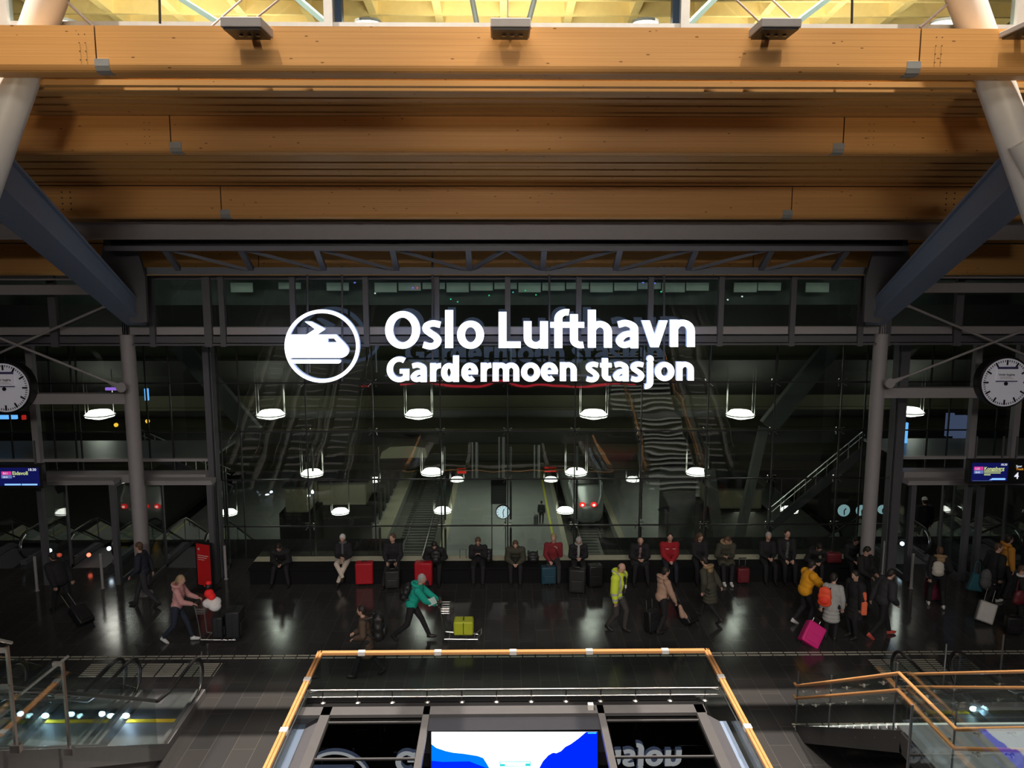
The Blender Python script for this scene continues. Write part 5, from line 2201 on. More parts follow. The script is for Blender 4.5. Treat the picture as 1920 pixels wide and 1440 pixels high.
BLACK = cloth('black_fabric', (.012, .012, .014))
CHAR = cloth('charcoal_fabric', (.03, .03, .034))
NAVY = cloth('navy_fabric', (.016, .02, .034))
OLIVE = cloth('olive_fabric', (.05, .05, .034))
GREYF = cloth('grey_fabric', (.10, .10, .105))
BROWN = cloth('brown_fabric', (.07, .045, .03))
M['soleblack'] = mat('dark_shoe', (.02, .018, .017), .5)
M['solewhite'] = mat('white_shoe', (.70, .69, .68), .55)
M['hairdark'] = mat('dark_hair', (.018, .013, .010), .6, 0, .3, 30)
M['hairbrown'] = mat('brown_hair', (.09, .05, .028), .6, 0, .3, 30)
M['hairblond'] = mat('fair_hair', (.34, .24, .13), .6, 0, .25, 30)
M['hairgrey'] = mat('grey_hair', (.36, .35, .34), .6, 0, .25, 30)
M['hairwhite'] = mat('white_hair', (.62, .60, .58), .6, 0, .2, 30)
M['eye'] = mat('dark_eye', (.02, .015, .012), .3)
M['lip'] = mat('lip', (.38, .13, .11), .5)
M['phone'] = mat('black_phone', (.02, .02, .025), .2)


def ik(a, c, l1, l2, pole):
    a, c, pole = Vector(a), Vector(c), Vector(pole)
    d = c - a
    L_ = max(.05, min(d.length, l1 + l2 - .002))
    u = d.normalized()
    x = (l1 * l1 - l2 * l2 + L_ * L_) / (2 * L_)
    hh = math.sqrt(max(0, l1 * l1 - x * x))
    pp = pole - u * pole.dot(u)
    if pp.length < 1e-4:
        pp = Vector((0, 0, 1))
    pp.normalize()
    return a + u * x + pp * hh, a + u * L_


WALK = dict(hip=(0, 0, .93), lean=6, feet=((.30, .09, .09), (-.34, -.09, .15)), toe=(0, 38), hands=((-.12, .24, .86), (.22, -.24, .92)))
WALK2 = dict(hip=(0, 0, .93), lean=6, feet=((-.34, .09, .15), (.30, -.09, .09)), toe=(38, 0), hands=((.22, .24, .92), (-.12, -.24, .86)))
STAND = dict(hip=(0, 0, .95), lean=2, feet=((.02, .11, .09), (-.02, -.11, .09)), toe=(0, 0), hands=((.05, .25, .84), (.05, -.25, .84)))
SIT = dict(hip=(.0, 0, .615), lean=8, feet=((.50, .13, .09), (.46, -.13, .09)), toe=(0, 0), hands=((.34, .06, .72), (.34, -.06, .72)))


def person(label, loc, head, pose=STAND, h=1.75, top=BLACK, legs=BLACK, shoes='soleblack', hair='short', haircol='hairdark', long=False, puff=.022,
           hood=None, front=None, look=(0, 10), female=False, group=None, scarf=None, hat=None, skin='skin', **kw):
    po = dict(pose)
    po.update(kw)
    k = h / 1.75
    t_ = thing('person', label, 'person', loc, R(head), group)
    t_.scale = (k, k, k)
    V3 = Vector
    hip = V3(po['hip'])
    ln = R(po['lean'])
    sp_ = V3((math.sin(ln), 0, math.cos(ln)))
    fwd = V3((math.cos(ln), 0, -math.sin(ln)))
    chest = hip + sp_ * .30
    sh = hip + sp_ * .47
    slouch = po.get('slouch', 0)
    sh = sh + V3((slouch * .12, 0, -slouch * .05))
    chest = chest + V3((slouch * .03, 0, 0))
    sw = .165 if female else .185
    yaw, pit = R(look[0]), R(look[1])
    HQ = Matrix.Rotation(yaw, 3, 'Z') @ Matrix.Rotation(pit, 3, 'Y')
    neck = sh + sp_ * .05 + V3((.01, 0, 0))
    H = sh + V3((math.sin(ln) * .16 + .02 + math.sin(pit) * .05, 0, .215 - .03 * math.sin(abs(pit)) - .05 * slouch))
    knees, ankles = [], []
    for i, s in enumerate((1, -1)):
        a = hip + V3((0, s * .09, -.02))
        pole = V3(po['knee'][i]) if 'knee' in po else V3((1, s * .12, .15))
        kn, an = ik(a, po['feet'][i], .44, .43, pole)
        knees.append((a, kn))
        ankles.append(an)
    arms = []
    for i, s in enumerate((1, -1)):
        a = sh + V3((0, s * sw, -.035))
        el, wr = ik(a, po['hands'][i], .285, .255, V3((-.6, s * .55, -.6)))
        arms.append((a, el, wr))

    def torso(bm_, g, bulk=1.0):
        wq = (.145 if female else .155) * bulk
        ball(bm_, hip + V3((0, 0, .02)), (.115 + g, wq + g, .12 + g))
        ball(bm_, hip + sp_ * .17 + V3((0, 0, 0)), (.105 + g, (.125 if female else .145) * bulk + g, .13 + g))
        ball(bm_, chest + fwd * .01, (.115 + g, .155 * bulk + g, .16 + g))
        ball(bm_, sh - V3((0, 0, .05)), (.085 + g, .16 + g, .08 + g))
        for a, el, wr in arms:
            ball(bm_, a, .062 + g)

    # continuous body
    bm_ = NB()
    torso(bm_, -.006)
    capsule(bm_, neck - sp_ * .04, .056, H - V3((.02, 0, .05)), .052)
    ball(bm_, H, (.094, .077, .115), 3, HQ)
    ball(bm_, H + HQ @ V3((.035, 0, -.06)), (.055, .055, .05), 2, HQ)
    ball(bm_, H + HQ @ V3((.098, 0, -.012)), (.020, .014, .024), 2, HQ)
    for s in (1, -1):
        ball(bm_, H + HQ @ V3((-.005, s * .08, -.005)), (.02, .013, .03), 2, HQ)
    for (a, el, wr) in arms:
        capsule(bm_, a, .052, el, .042)
        capsule(bm_, el, .042, wr, .028)
    for (a, kn), an, ft in zip(knees, ankles, po['toe']):
        capsule(bm_, a, .088, kn, .058)
        capsule(bm_, kn, .056, an, .040)
        mid = kn.lerp(an, .3) - (an - kn).cross(V3((0, 1, 0))).normalized() * 0
        ball(bm_, mid, .06)
        fr_ = Matrix.Rotation(R(ft), 3, 'Y')
        ball(bm_, an + fr_ @ V3((.07, 0, -.045)), (.12, .042, .035), 2, fr_)
    for (a, el, wr) in arms:
        d = (wr - el).normalized()
        rot_ = d.to_track_quat('X', 'Z').to_matrix()
        ball(bm_, wr + d * .045, (.052, .038, .021), 2, rot_)
    me = remesh(bm_, .0135, 3, 'body')
    b2 = NB()
    b2.from_mesh(me)
    for i, (a, el, wr) in enumerate(arms):
        s = (1, -1)[i]
        d = (wr - el).normalized()
        rot_ = d.to_track_quat('X', 'Z').to_matrix()
        curl = po.get('curl', .8)
        for f, (yy, l_) in enumerate(((.027, .062), (.010, .072), (-.008, .068), (-.026, .052))):
            p0 = wr + rot_ @ V3((.075, yy, 0))
            p1 = wr + rot_ @ V3((.075 + l_ * .5, yy * 1.05, -l_ * .25 * curl))
            p2 = wr + rot_ @ V3((.075 + l_ * (.85 - .3 * curl), yy * 1.05, -l_ * .75 * curl))
            tube(b2, [p0, p1, p2], [.0095, .0085, .007], 6)
        p0 = wr + rot_ @ V3((.03, s * -.028, 0))
        p1 = wr + rot_ @ V3((.065, s * -.055, -.008))
        p2 = wr + rot_ @ V3((.092, s * -.060, -.02))
        tube(b2, [p0, p1, p2], [.012, .010, .008], 6)
    b2.to_mesh(me)
    b2.free()
    part('body', me, M[skin], t_, True, local=True)
    # jacket
    bm_ = NB()
    torso(bm_, puff + .006)
    for (a, el, wr) in arms:
        capsule(bm_, a, .058 + puff, el, .050 + puff)
        capsule(bm_, el, .050 + puff, wr - (wr - el).normalized() * .02, .036 + puff * .7)
    ball(bm_, sh + V3((0, 0, .02)), (.075 + puff, .09 + puff, .05))
    if long:
        if po['hip'][2] > .8:
            for f_ in (0, .1, .2, .3, .38):
                ball(bm_, hip + V3((0, 0, -f_)), (.12 + puff + f_ * .12, .155 + puff + f_ * .10, .10))
        else:
            for (a, kn) in knees:
                capsule(bm_, a, .105 + puff, a.lerp(kn, .62), .105 + puff)
        ball(bm_, hip - V3((0, 0, .06)) if po['hip'][2] > .8 else hip + V3((.08, 0, 0)), (.13 + puff, .15 + puff, .16))
    part('jacket', remesh(bm_, .0165, 3), top, t_, True, local=True)
    # trousers
    bm_ = NB()
    ball(bm_, hip, (.122, .160, .12))
    for (a, kn), an in zip(knees, ankles):
        capsule(bm_, a, .105, kn, .072)
        capsule(bm_, kn, .070, an + (kn - an).normalized() * .03, .056)
    part('trousers', remesh(bm_, .0165, 3), legs, t_, True, local=True)
    # shoes
    for an, ft in zip(ankles, po['toe']):
        fr_ = Matrix.Rotation(R(ft), 3, 'Y')
        bm_ = NB()
        ball(bm_, an + fr_ @ V3((.075, 0, -.045)), (.135, .05, .042), 2, fr_)
        ball(bm_, an + fr_ @ V3((0, 0, -.01)), (.06, .048, .06), 2, fr_)
        capsule(bm_, an + fr_ @ V3((-.03, 0, -.065)), .03, an + fr_ @ V3((.15, 0, -.065)), .028)
        part('shoe', remesh(bm_, .015, 2), M[shoes], t_, True, local=True)
    # hair
    if hair != 'bald' or haircol:
        bm_ = NB()
        if hair == 'bald':
            ball(bm_, H + HQ @ V3((-.030, 0, -.01)), (.072, .085, .055), 3, HQ)
        else:
            ball(bm_, H + HQ @ V3((-.020, 0, .022)), (.100, .088, .108), 3, HQ)
            ball(bm_, H + HQ @ V3((-.045, 0, -.03)), (.066, .076, .08), 3, HQ)
        if hair == 'long':
            for s in (-.05, 0, .05):
                capsule(bm_, H + HQ @ V3((-.06, s, 0)), .055, H + HQ @ V3((-.075, s * 1.2, -.24)), .04)
            for s in (1, -1):
                capsule(bm_, H + HQ @ V3((-.01, s * .075, -.02)), .03, H + HQ @ V3((.02, s * .085, -.20)), .025)
        if hair == 'bun':
            ball(bm_, H + HQ @ V3((-.09, 0, .06)), .045)
        if hair == 'tail':
            capsule(bm_, H + HQ @ V3((-.10, 0, .03)), .03, H + HQ @ V3((-.15, 0, -.14)), .018)
        part('hair', remesh(bm_, .015, 2), M[haircol], t_, True, local=True)
    if hat:
        bm_ = NB()
        ball(bm_, H + HQ @ V3((-.012, 0, .045)), (.108, .094, .09), 3, HQ)
        part('hat', bm_, hat, t_, True, local=True)
    # face
    for s in (1, -1):
        bm_ = NB()
        ball(bm_, H + HQ @ V3((.083, s * .031, .010)), (.010, .012, .008), 2, HQ)
        part('eye', bm_, M['eye'], t_, True, local=True)
    bm_ = NB()
    ball(bm_, H + HQ @ V3((.086, 0, -.062)), (.008, .022, .006), 2, HQ)
    part('mouth', bm_, M['lip'], t_, True, local=True)
    if hood:
        bm_ = NB()
        c_ = sh + V3((-.05, 0, .06))
        ringp = [c_ + V3((.10 * math.cos(a), .135 * math.sin(a), .02 - .03 * math.cos(a))) for a in [2 * PI * j / 14 for j in range(15)]]
        for p_, q_ in zip(ringp, ringp[1:]):
            capsule(bm_, p_, .042, q_, .042, 8)
        ball(bm_, sh + V3((-.11, 0, 0)), (.07, .12, .10))
        part('hood', remesh(bm_, .017, 2), hood, t_, True, local=True)
    if front:
        bm_ = NB()
        for f in (.05, .15, .25, .35, .43):
            ball(bm_, hip + sp_ * f + fwd * (.092 + puff + (slouch * .06 if f > .3 else 0)), (.055, .052, .07))
        part('shirt', remesh(bm_, .016, 2), front, t_, True, local=True)
    if scarf:
        bm_ = NB()
        for a in range(12):
            q1 = neck + V3((.075 * math.cos(a * PI / 6), .085 * math.sin(a * PI / 6), .02))
            q2_ = neck + V3((.075 * math.cos((a + 1) * PI / 6), .085 * math.sin((a + 1) * PI / 6), .02))
            capsule(bm_, q1, .034, q2_, .034, 8)
        capsule(bm_, neck + fwd * .09, .032, neck + fwd * .13 - sp_ * .26, .038)
        part('scarf', remesh(bm_, .016, 2), scarf, t_, True, local=True)
    t_['_k'] = k
    return t_, dict(H=H, hip=hip, sh=sh, chest=chest, arms=arms, sp=sp_, fwd=fwd)


def W(t_, v):
    """a person's local point in the world"""
    k = t_.scale[0]
    m = Matrix.Translation(t_.location) @ Matrix.Rotation(t_.rotation_euler.z, 4, 'Z') @ Matrix.Scale(k, 4)
    return m @ Vector(v)


# ================================================================== LUGGAGE
def suitcase(label, loc, rz, m_, size=(.42, .24, .62), tilt=0, handle=.35, hard=True, group=None, name='suitcase', roll=0):
    """size = width (x), depth (y), height (z); pulled handle at the back face; tilt leans it towards -y"""
    t_ = thing(name, label, 'suitcase' if name == 'suitcase' else 'bag', loc, 0, group)
    t_.rotation_euler = (R(tilt), R(roll), R(rz))
    w_, d_, h_ = size
    bm_ = NB()
    bb(bm_, -w_ / 2, w_ / 2, -d_ / 2, d_ / 2, .05, .05 + h_)
    part('shell', bm_, m_, t_, local=True, bevel=.035, smooth=True)
    bm_ = NB()
    if hard:
        for k in range(5):
            x = -w_ * .34 + k * w_ * .17
            bb(bm_, x - .008, x + .008, -d_ / 2 - .005, d_ / 2 + .005, .10, h_)
        part('ribs', bm_, m_, t_, local=True)
    else:
        bb(bm_, -w_ * .36, w_ * .36, -d_ / 2 - .03, -d_ / 2 + .01, .12, h_ * .62)
        part('front_pocket', bm_, m_, t_, local=True, bevel=.015)
    bm_ = NB()
    bb(bm_, -w_ / 2 - .004, w_ / 2 + .004, -.008, .008, .08, .03 + h_)
    part('zip_line', bm_, M['rubber'], t_, local=True)
    for sx in (-1, 1):
        for sy in (-1, 1):
            bm_ = NB()
            lathe(bm_, [(0, -.012), (.024, -.012), (.024, .012), (0, .012)], (sx * (w_ / 2 - .05), sy * (d_ / 2 - .04), .026), 12, axis='X')
            part('wheel', bm_, M['rubber'], t_, local=True)
    bm_ = NB()
    tube(bm_, curve_pts([(-.07, 0, .05 + h_), (-.06, 0, .08 + h_), (.06, 0, .08 + h_), (.07, 0, .05 + h_)], 4), .011, 6)
    part('carry_handle', bm_, M['rubber'], t_, local=True)
    if handle:
        bm_ = NB()
        for sx in (-1, 1):
            tube(bm_, [(sx * .09, d_ / 2 - .03, h_), (sx * .09, d_ / 2 - .03, h_ + handle)], .009, 8)
        hn_ = part('telescopic_handle', bm_, M['inox'], t_, local=True)
        bm_ = NB()
        tube(bm_, [(-.11, d_ / 2 - .03, h_ + handle), (.11, d_ / 2 - .03, h_ + handle)], .016, 8)
        part('grip', bm_, M['rubber'], hn_, local=True)
    return t_


def backpack(label, loc, rz, m_, size=(.18, .32, .46), group=None, tilt=0, flap=None):
    """local +x is the wearer's side"""
    t_ = thing('backpack', label, 'backpack', loc, 0, group)
    t_.rotation_euler = (0, R(tilt), R(rz))
    d_, w_, h_ = size
    bm_ = NB()
    for zz, s in ((-h_ * .3, 1.0), (0, 1.0), (h_ * .28, .86)):
        ball(bm_, (0, 0, zz), (d_ / 2 * s, w_ / 2 * s, h_ * .27))
    bb(bm_, -d_ * .3, d_ * .3, -w_ * .4, w_ * .4, -h_ * .42, h_ * .36)
    part('bag_body', remesh(bm_, .02, 3), m_, t_, True, local=True)
    bm_ = NB()
    ball(bm_, (-d_ * .42, 0, -h_ * .16), (d_ * .22, w_ * .36, h_ * .22))
    part('front_pocket', bm_, flap or m_, t_, True, local=True)
    for s in (-1, 1):
        bm_ = NB()
        tube(bm_, curve_pts([(d_ * .3, s * w_ * .28, h_ * .36), (d_ * .3 + .06, s * w_ * .32, h_ * .40), (d_ * .3 + .25, s * w_ * .36, h_ * .25), (d_ * .3 + .27, s * w_ * .38, 0), (d_ * .3, s * w_ * .36, -h_ * .35)], 5), .016, 6)
        part('strap', bm_, M['rubber'], t_, local=True)
    bm_ = NB()
    tube(bm_, curve_pts([(0, -.04, h_ * .44), (0, -.03, h_ * .5), (0, .03, h_ * .5), (0, .04, h_ * .44)], 3), .009, 6)
    part('top_loop', bm_, M['rubber'], t_, local=True)
    return t_


def trolley(label, loc, rz):
    """airport luggage cart, pushing side at -x"""
    t_ = thing('luggage_cart', label, 'luggage cart', loc, R(rz))
    bm_ = NB()
    for s in (-1, 1):
        tube(bm_, [(-.02, s * .20, .14), (.78, s * .14, .10)], .016, 8)
        tube(bm_, [(-.02, s * .20, .14), (-.06, s * .22, .62), (-.12, s * .22, .98)], .016, 8)
        tube(bm_, [(.72, s * .14, .11), (.86, s * .14, .24)], .014, 8)
    for x in (.1, .3, .5, .7):
        tube(bm_, [(x, -.2 + x * .06, .13), (x, .2 - x * .06, .13)], .011, 6)
    tube(bm_, [(.86, -.15, .24), (.86, .15, .24)], .014, 8)
    part('frame', bm_, M['inox'], t_, True, local=True)
    bm_ = NB()
    tube(bm_, [(-.14, -.24, 1.0), (-.14, .24, 1.0)], .024, 10)
    part('push_bar', bm_, M['rubber'], t_, True, local=True)
    bm_ = NB()
    for z in (.78, .84, .90):
        pts_ = [(-.09, -.2, z), (.12, -.2, z), (.12, .2, z), (-.09, .2, z)]
        tube(bm_, pts_ + [pts_[0]], .007, 6)
    for k in range(6):
        tube(bm_, [(.12, -.2 + k * .08, .78), (.12, -.2 + k * .08, .93)], .006, 6)
        tube(bm_, [(-.09 + k * .04, -.2, .78), (-.09 + k * .04, -.2, .93)], .006, 6)
        tube(bm_, [(-.09, -.2 + k * .08, .78), (.12, -.2 + k * .08, .78)], .006, 6)
    part('basket', bm_, M['inox'], t_, True, local=True)
    for x, y in ((0, .2), (0, -.2), (.76, 0)):
        bm_ = NB()
        lathe(bm_, [(0, -.018), (.06, -.018), (.06, .018), (0, .018)], (x, y, .06), 16, axis='X')
        for v in bm_.verts:
            dx, dy = v.co.x - x, v.co.y - y
            v.co.x, v.co.y = x + dy, y + dx
        part('wheel', bm_, M['rubber'], t_, local=True)
    return t_


SB = 22.72      # hips of the people on the bench


def seat(x, label, **kw):
    kw.setdefault('pose', SIT)
    yy = kw.pop('yy', SB)
    return person(label, (P(x, 1055, yy).x, yy, 0), kw.pop('head', -90), **kw)


def phone(p, info, label, loc):
    bm_ = NB()
    box(bm_, W(p, loc), (.075, .012, .15), Matrix.Rotation(R(55), 3, 'X'))
    tag(part('phone', bm_, M['phone']), label, 'phone')


RED = cloth('red_fabric', (.32, .008, .016))
WINE = cloth('wine_fabric', (.20, .015, .022))
PINK = cloth('dusty_pink_fabric', (.55, .27, .26))
TEAL = cloth('teal_fabric', (.005, .36, .27))
BEIGE = cloth('beige_fabric', (.62, .54, .46))
MUST = cloth('mustard_fabric', (.78, .34, .01))
MUST2 = cloth('dark_mustard_fabric', (.50, .22, .03))
FUR = cloth('beige_fur', (.50, .32, .23), .95, 1.0, 60, .35)
FURD = cloth('brown_fur', (.34, .23, .12), .95, 1.0, 60, .35)
PALE = cloth('pale_grey_fabric', (.38, .38, .37))
WHITEF = cloth('white_fabric', (.72, .69, .68))
JEAN = cloth('dark_denim', (.018, .024, .040))

# ---- people on the bench, left to right
BG = 'people seated on the long bench'
p, i = seat(532, 'person in black hunched over a phone, leftmost on the long bench', lean=28, slouch=.8, look=(0, 55), hands=((.44, .06, .64), (.44, -.06, .64)), feet=((.48, .24, .09), (.46, -.24, .09)), group=BG, puff=.035)
phone(p, i, 'dark phone held by the leftmost person on the bench', (.55, 0, .66))
p, i = seat(645, 'white-haired person in dark coat and crossed beige trousers on the bench beside a red suitcase', legs=BEIGE, haircol='hairwhite', lean=6, look=(0, 30), female=True, long=False,
            hands=((.30, .08, .74), (.34, -.02, .80)), feet=((.46, -.10, .10), (.52, .06, .26)), group=BG, scarf=GREYF)
p, i = seat(738, 'man in black with short hair looking right, suitcase between his knees', look=(-35, 8), haircol='hairbrown', hands=((.36, .14, .66), (.36, -.14, .66)), feet=((.5, .2, .09), (.62, -.22, .09)), group=BG, puff=.03)
p, i = seat(817, 'person in black hugging a dark backpack, behind the second red suitcase', look=(10, 55), slouch=.8, lean=22, hands=((.36, .12, .70), (.36, -.12, .70)), feet=((.45, .12, .09), (.6, -.2, .09)), group=BG, puff=.035)
p, i = seat(897, 'fair-haired person in black reading a phone beside a cabin bag with raised handle', haircol='hairbrown', look=(0, 45), slouch=.4, lean=14, hands=((.32, .06, .86), (.32, -.06, .86)), group=BG, shoes='soleblack')
phone(p, i, 'phone held by the person beside the cabin bag with raised handle', (.42, 0, .88))
p, i = seat(966, 'person in dark olive jacket leaning forward mid-bench, just right of the platform clock', top=OLIVE, look=(0, 35), slouch=.7, lean=24, haircol='hairbrown', hands=((.42, .07, .62), (.42, -.07, .62)), group=BG, puff=.04)
p, i = seat(1037, 'person in wine red jumper resting the head on one hand, above the blue suitcase', top=WINE, legs=CHAR, look=(-10, 25), haircol='hairblond', hands=((.22, .10, .98), (.34, -.12, .66)), lean=10, group=BG)
p, i = seat(1083, 'person in black jacket with a pale scarf looking down, between suitcases', look=(0, 50), haircol='hairgrey', scarf=PALE, slouch=.4, lean=14, hands=((.34, .06, .74), (.34, -.06, .74)), group=BG, front=PALE)
p, i = seat(1197, 'bald man in black coat with a grey-pink shirt looking down into his hands', hair='bald', haircol='hairgrey', look=(0, 48), slouch=.4, lean=16, front=cloth('mauve_shirt', (.24, .15, .16)), hands=((.38, .08, .72), (.38, -.08, .72)), feet=((.5, .2, .09), (.5, -.2, .09)), group=BG, puff=.04, long=True)
p, i = seat(1253, 'smiling man in a bright red jacket with hands folded, on the bench', top=RED, legs=NAVY, look=(-4, -2), lean=12, haircol='hairdark', hands=((.36, .04, .66), (.36, -.04, .66)), feet=((.5, .14, .09), (.5, -.14, .09)), group=BG, puff=.04)
bm = NB()
for xx in (-.13, .06):
    a = W(p, i['chest'] + Vector((.165, 0, .05)))
    bb(bm, a.x + xx, a.x + xx + .09, a.y - .012, a.y, a.z, a.z + .012)
part('reflective_stripe', bm, WHITEF, p)
p, i = seat(1309, 'woman in black with long dark hair on the bench, right of the man in red', hair='long', haircol='hairbrown', female=True, look=(15, 30), hands=((.36, .10, .66), (.36, -.02, .70)), group=BG)
p, i = seat(1358, 'person in olive parka with white shoes looking at a phone on the bench', top=OLIVE, shoes='solewhite', haircol='hairbrown', look=(-50, 45), lean=14, slouch=.4, long=True, hands=((.42, -.02, .82), (.40, -.14, .80)), feet=((.56, .06, .09), (.54, -.14, .09)), group=BG, puff=.035, hood=FURD)
phone(p, i, 'bright phone held by the person in the olive parka', (.48, -.08, .84))
p, i = seat(1436, 'grey-haired person in black on the bench, sitting close to the dark-haired man in a suit', haircol='hairgrey', look=(-10, 12), female=True, group=BG)
p, i = seat(1471, 'man in dark suit, hands on his knees, right of the grey-haired person on the bench', haircol='hairdark', look=(0, 6), front=GREYF, hands=((.36, .10, .64), (.36, -.10, .64)), h=1.85, group=BG)
p, i = seat(1521, 'person in black bent low over a laptop on the bench', look=(0, 60), slouch=1, lean=34, hands=((.46, .08, .62), (.46, -.08, .62)), group=BG)
p, i = seat(1594, 'person in black at the right end of the bench beside the round column', look=(0, 40), slouch=.5, lean=18, haircol='hairdark', hands=((.4, .08, .64), (.4, -.08, .64)), group=BG)
phone(p, i, 'small phone held by the person at the right end of the bench', (.48, 0, .68))

# ---- luggage along the bench
LR = cloth('bright_red_shell', (.42, .004, .014), .5, .05)
LB = mat('black_luggage', (.012, .012, .013), .5)
LBL = mat('blue_luggage', (.010, .055, .085), .55)
LW = mat('wine_luggage', (.14, .012, .02), .5)
LL = mat('lime_luggage', (.50, .55, .03), .5)
LP = mat('magenta_luggage', (.68, .012, .20), .5)
LG = mat('silver_luggage', (.42, .40, .38), .4)
LT = mat('teal_bag', (.02, .10, .13), .6)
LO = mat('orange_backpack', (.95, .09, .03), .6)


def gp(x, y):
    return G(x, y)


suitcase('large bright red suitcase on the floor right of the person in beige trousers', gp(684, 1096), 4, LR, (.50, .28, .62), handle=0)
suitcase('large bright red suitcase behind the head of the person in teal', gp(795, 1098), -3, LR, (.50, .28, .66), handle=0)
suitcase('black suitcase with raised handle between the knees of the man looking right', gp(736, 1104), 5, LB, (.42, .24, .5), handle=.30, hard=False)
suitcase('black cabin bag with tall raised handle left of the person reading a phone', gp(868, 1080), 0, LB, (.34, .22, .34), handle=.45, hard=False)
suitcase('dark blue suitcase below the person in wine red', gp(1028, 1096), 6, LBL, (.42, .25, .50), handle=0, hard=False)
suitcase('tall black suitcase in front of the person with the pale scarf', gp(1082, 1112), -8, LB, (.46, .28, .66), handle=0, hard=False)
suitcase('black rucksack-shaped bag standing right of the tall black suitcase', gp(1115, 1100), 10, LB, (.40, .30, .60), handle=0, hard=False)
suitcase('dark wine-red cabin suitcase right of the olive parka', gp(1392, 1094), 3, LW, (.34, .22, .42), handle=.3, hard=False)
suitcase('dark red holdall with white print on the bench at the right', (P(1562, 1050, 22.6).x, 22.6, .47), 0, LW, (.42, .25, .28), handle=0, hard=False, name='travel_bag')
backpack('dark backpack on the lap of the person behind the second red suitcase', (P(817, 1040, 22.3).x, 22.33, .82), 90, LB, (.2, .3, .4))
backpack('black rucksack standing on the bench right of the person reading a phone', (P(916, 1048, 22.6).x, 22.72, .70), 90, LB, (.22, .24, .4))
backpack('dark shoulder bag on the bench right of the person in olive jacket', (P(1000, 1050, 22.6).x, 22.72, .66), 90, LB, (.22, .36, .32))

# ---- people walking and standing
# pink hoodie pushing a cart
fp = G(336, 1203)
p, i = person('fair-haired woman in dusty pink hoodie and dark jeans pushing a loaded luggage cart', fp, 0, WALK, h=1.70, top=PINK, legs=JEAN, shoes='solewhite', hair='tail', haircol='hairblond', female=True,
              hands=((.44, .20, 1.06), (.46, -.20, 1.06)), lean=10, hood=PINK, look=(0, 12))
ct = trolley('luggage cart with black suitcases pushed by the woman in pink', fp + Vector((.62, 0, 0)), 0)
suitcase('big black suitcase lying on the cart pushed by the woman in pink', fp + Vector((1.36, 0, .12)), 90, LB, (.46, .34, .66), tilt=0, handle=0, hard=False)
s = suitcase('black suitcase leaning at the front of the cart pushed by the woman in pink', fp + Vector((1.0, 0, .12)), 90, LB, (.44, .26, .52), handle=0, hard=False)
t = thing('shopping_bag', 'white shopping bag in the basket of the cart pushed by the woman in pink', 'bag', fp + Vector((.82, 0, .95)))
bm = NB()
for q in ((0, 0, 0), (.08, .03, .04), (-.05, -.03, .03), (.1, -.04, -.05)):
    ball(bm, q, (.15, .14, .12))
part('bag_body', remesh(bm, .02, 3), WHITEF, t, True, local=True)
t = thing('red_toy_figure', 'bright red and black stuffed bundle on top of the white bag on the cart', 'soft toy', fp + Vector((.78, 0, 1.15)))
bm = NB()
ball(bm, (0, 0, .06), (.12, .11, .12))
ball(bm, (.06, 0, -.02), (.10, .10, .10))
REDN = mat('vivid_red_cloth', (.95, .02, .02), .7)
part('bundle', remesh(bm, .02, 3), REDN, t, True, local=True)
bm = NB()
ball(bm, (-.01, 0, .24), (.085, .085, .07))
part('dark_band', bm, LB, t, True, local=True)
bm = NB()
ball(bm, (0, 0, .32), (.07, .07, .05))
ball(bm, (-.09, .02, .24), (.03, .03, .03))
part('red_cap', bm, REDN, t, True, local=True)

# dark figure with a dragged case at the left
fp = G(120, 1150)
p, i = person('person in black seen from behind at the left, dragging a black suitcase with silver handle', fp, 150, WALK, h=1.70, top=BLACK, legs=BLACK, hat=cloth('dark_hat', (.02, .02, .02)), look=(0, 25), lean=18, slouch=.5, puff=.06, hands=((-.1, .22, .80), (-.28, -.20, .72)))
suitcase('black suitcase dragged on its wheels by the person in black at the left', G(165, 1172), 60, LB, (.40, .24, .55), tilt=-50, handle=.55, hard=False)

# man walking left at the column
fp = G(274, 1136)
person('man in dark navy jacket walking left in front of the left round column', fp, 180, WALK2, h=1.78, top=NAVY, legs=CHAR, shoes='soleblack', haircol='hairbrown', hair='short', puff=.03, look=(0, 8))

# patterned coat with large backpack
fp = G(690, 1268)
p, i = person('person in brown patterned coat walking left behind the glass guard with a large black backpack', fp, 180, WALK, h=1.66, top=BROWN, legs=BLACK, haircol='hairdark', hair='short', female=True, look=(0, 8), lean=8, hands=((.26, .16, 1.0), (.30, -.12, 1.02)), long=True, puff=.03)
backpack('large black backpack on the person in brown patterned coat', W(p, i['chest'] + Vector((-.32, 0, .0))), 180, LB, (.30, .38, .62))

# teal jacket pushing a cart
fp = G(773, 1202)
p, i = person('grey-haired person in bright teal jacket striding right, pushing a luggage cart', fp, 0, WALK, h=1.74, top=TEAL, legs=BLACK, haircol='hairgrey', lean=22, feet=((.42, .09, .09), (-.42, -.09, .20)), toe=(0, 48), hands=((.60, .16, 1.0), (.58, -.16, 1.0)), puff=.035, look=(0, 10), hood=TEAL)
backpack('dark backpack on the back of the person in teal', W(p, i['chest'] + Vector((-.24, 0, .05))), 0, LB, (.20, .30, .44), tilt=22)
trolley('luggage cart with lime suitcase pushed by the person in teal', fp + Vector((.80, 0, 0)), 0)
suitcase('lime yellow suitcase lying on the cart pushed by the person in teal', fp + Vector((1.24, -.02, .17)), 90, LL, (.36, .46, .34), handle=0, tilt=0)
bm = NB()
box(bm, fp + Vector((.50, -.24, 1.10)), (.22, .012, .17), Matrix.Rotation(R(-25), 3, 'Y'))
tag(part('paper_sheet', bm, mat('pale_paper', (.5, .66, .62), .6)), 'pale green paper held in the hand of the person in teal', 'paper')

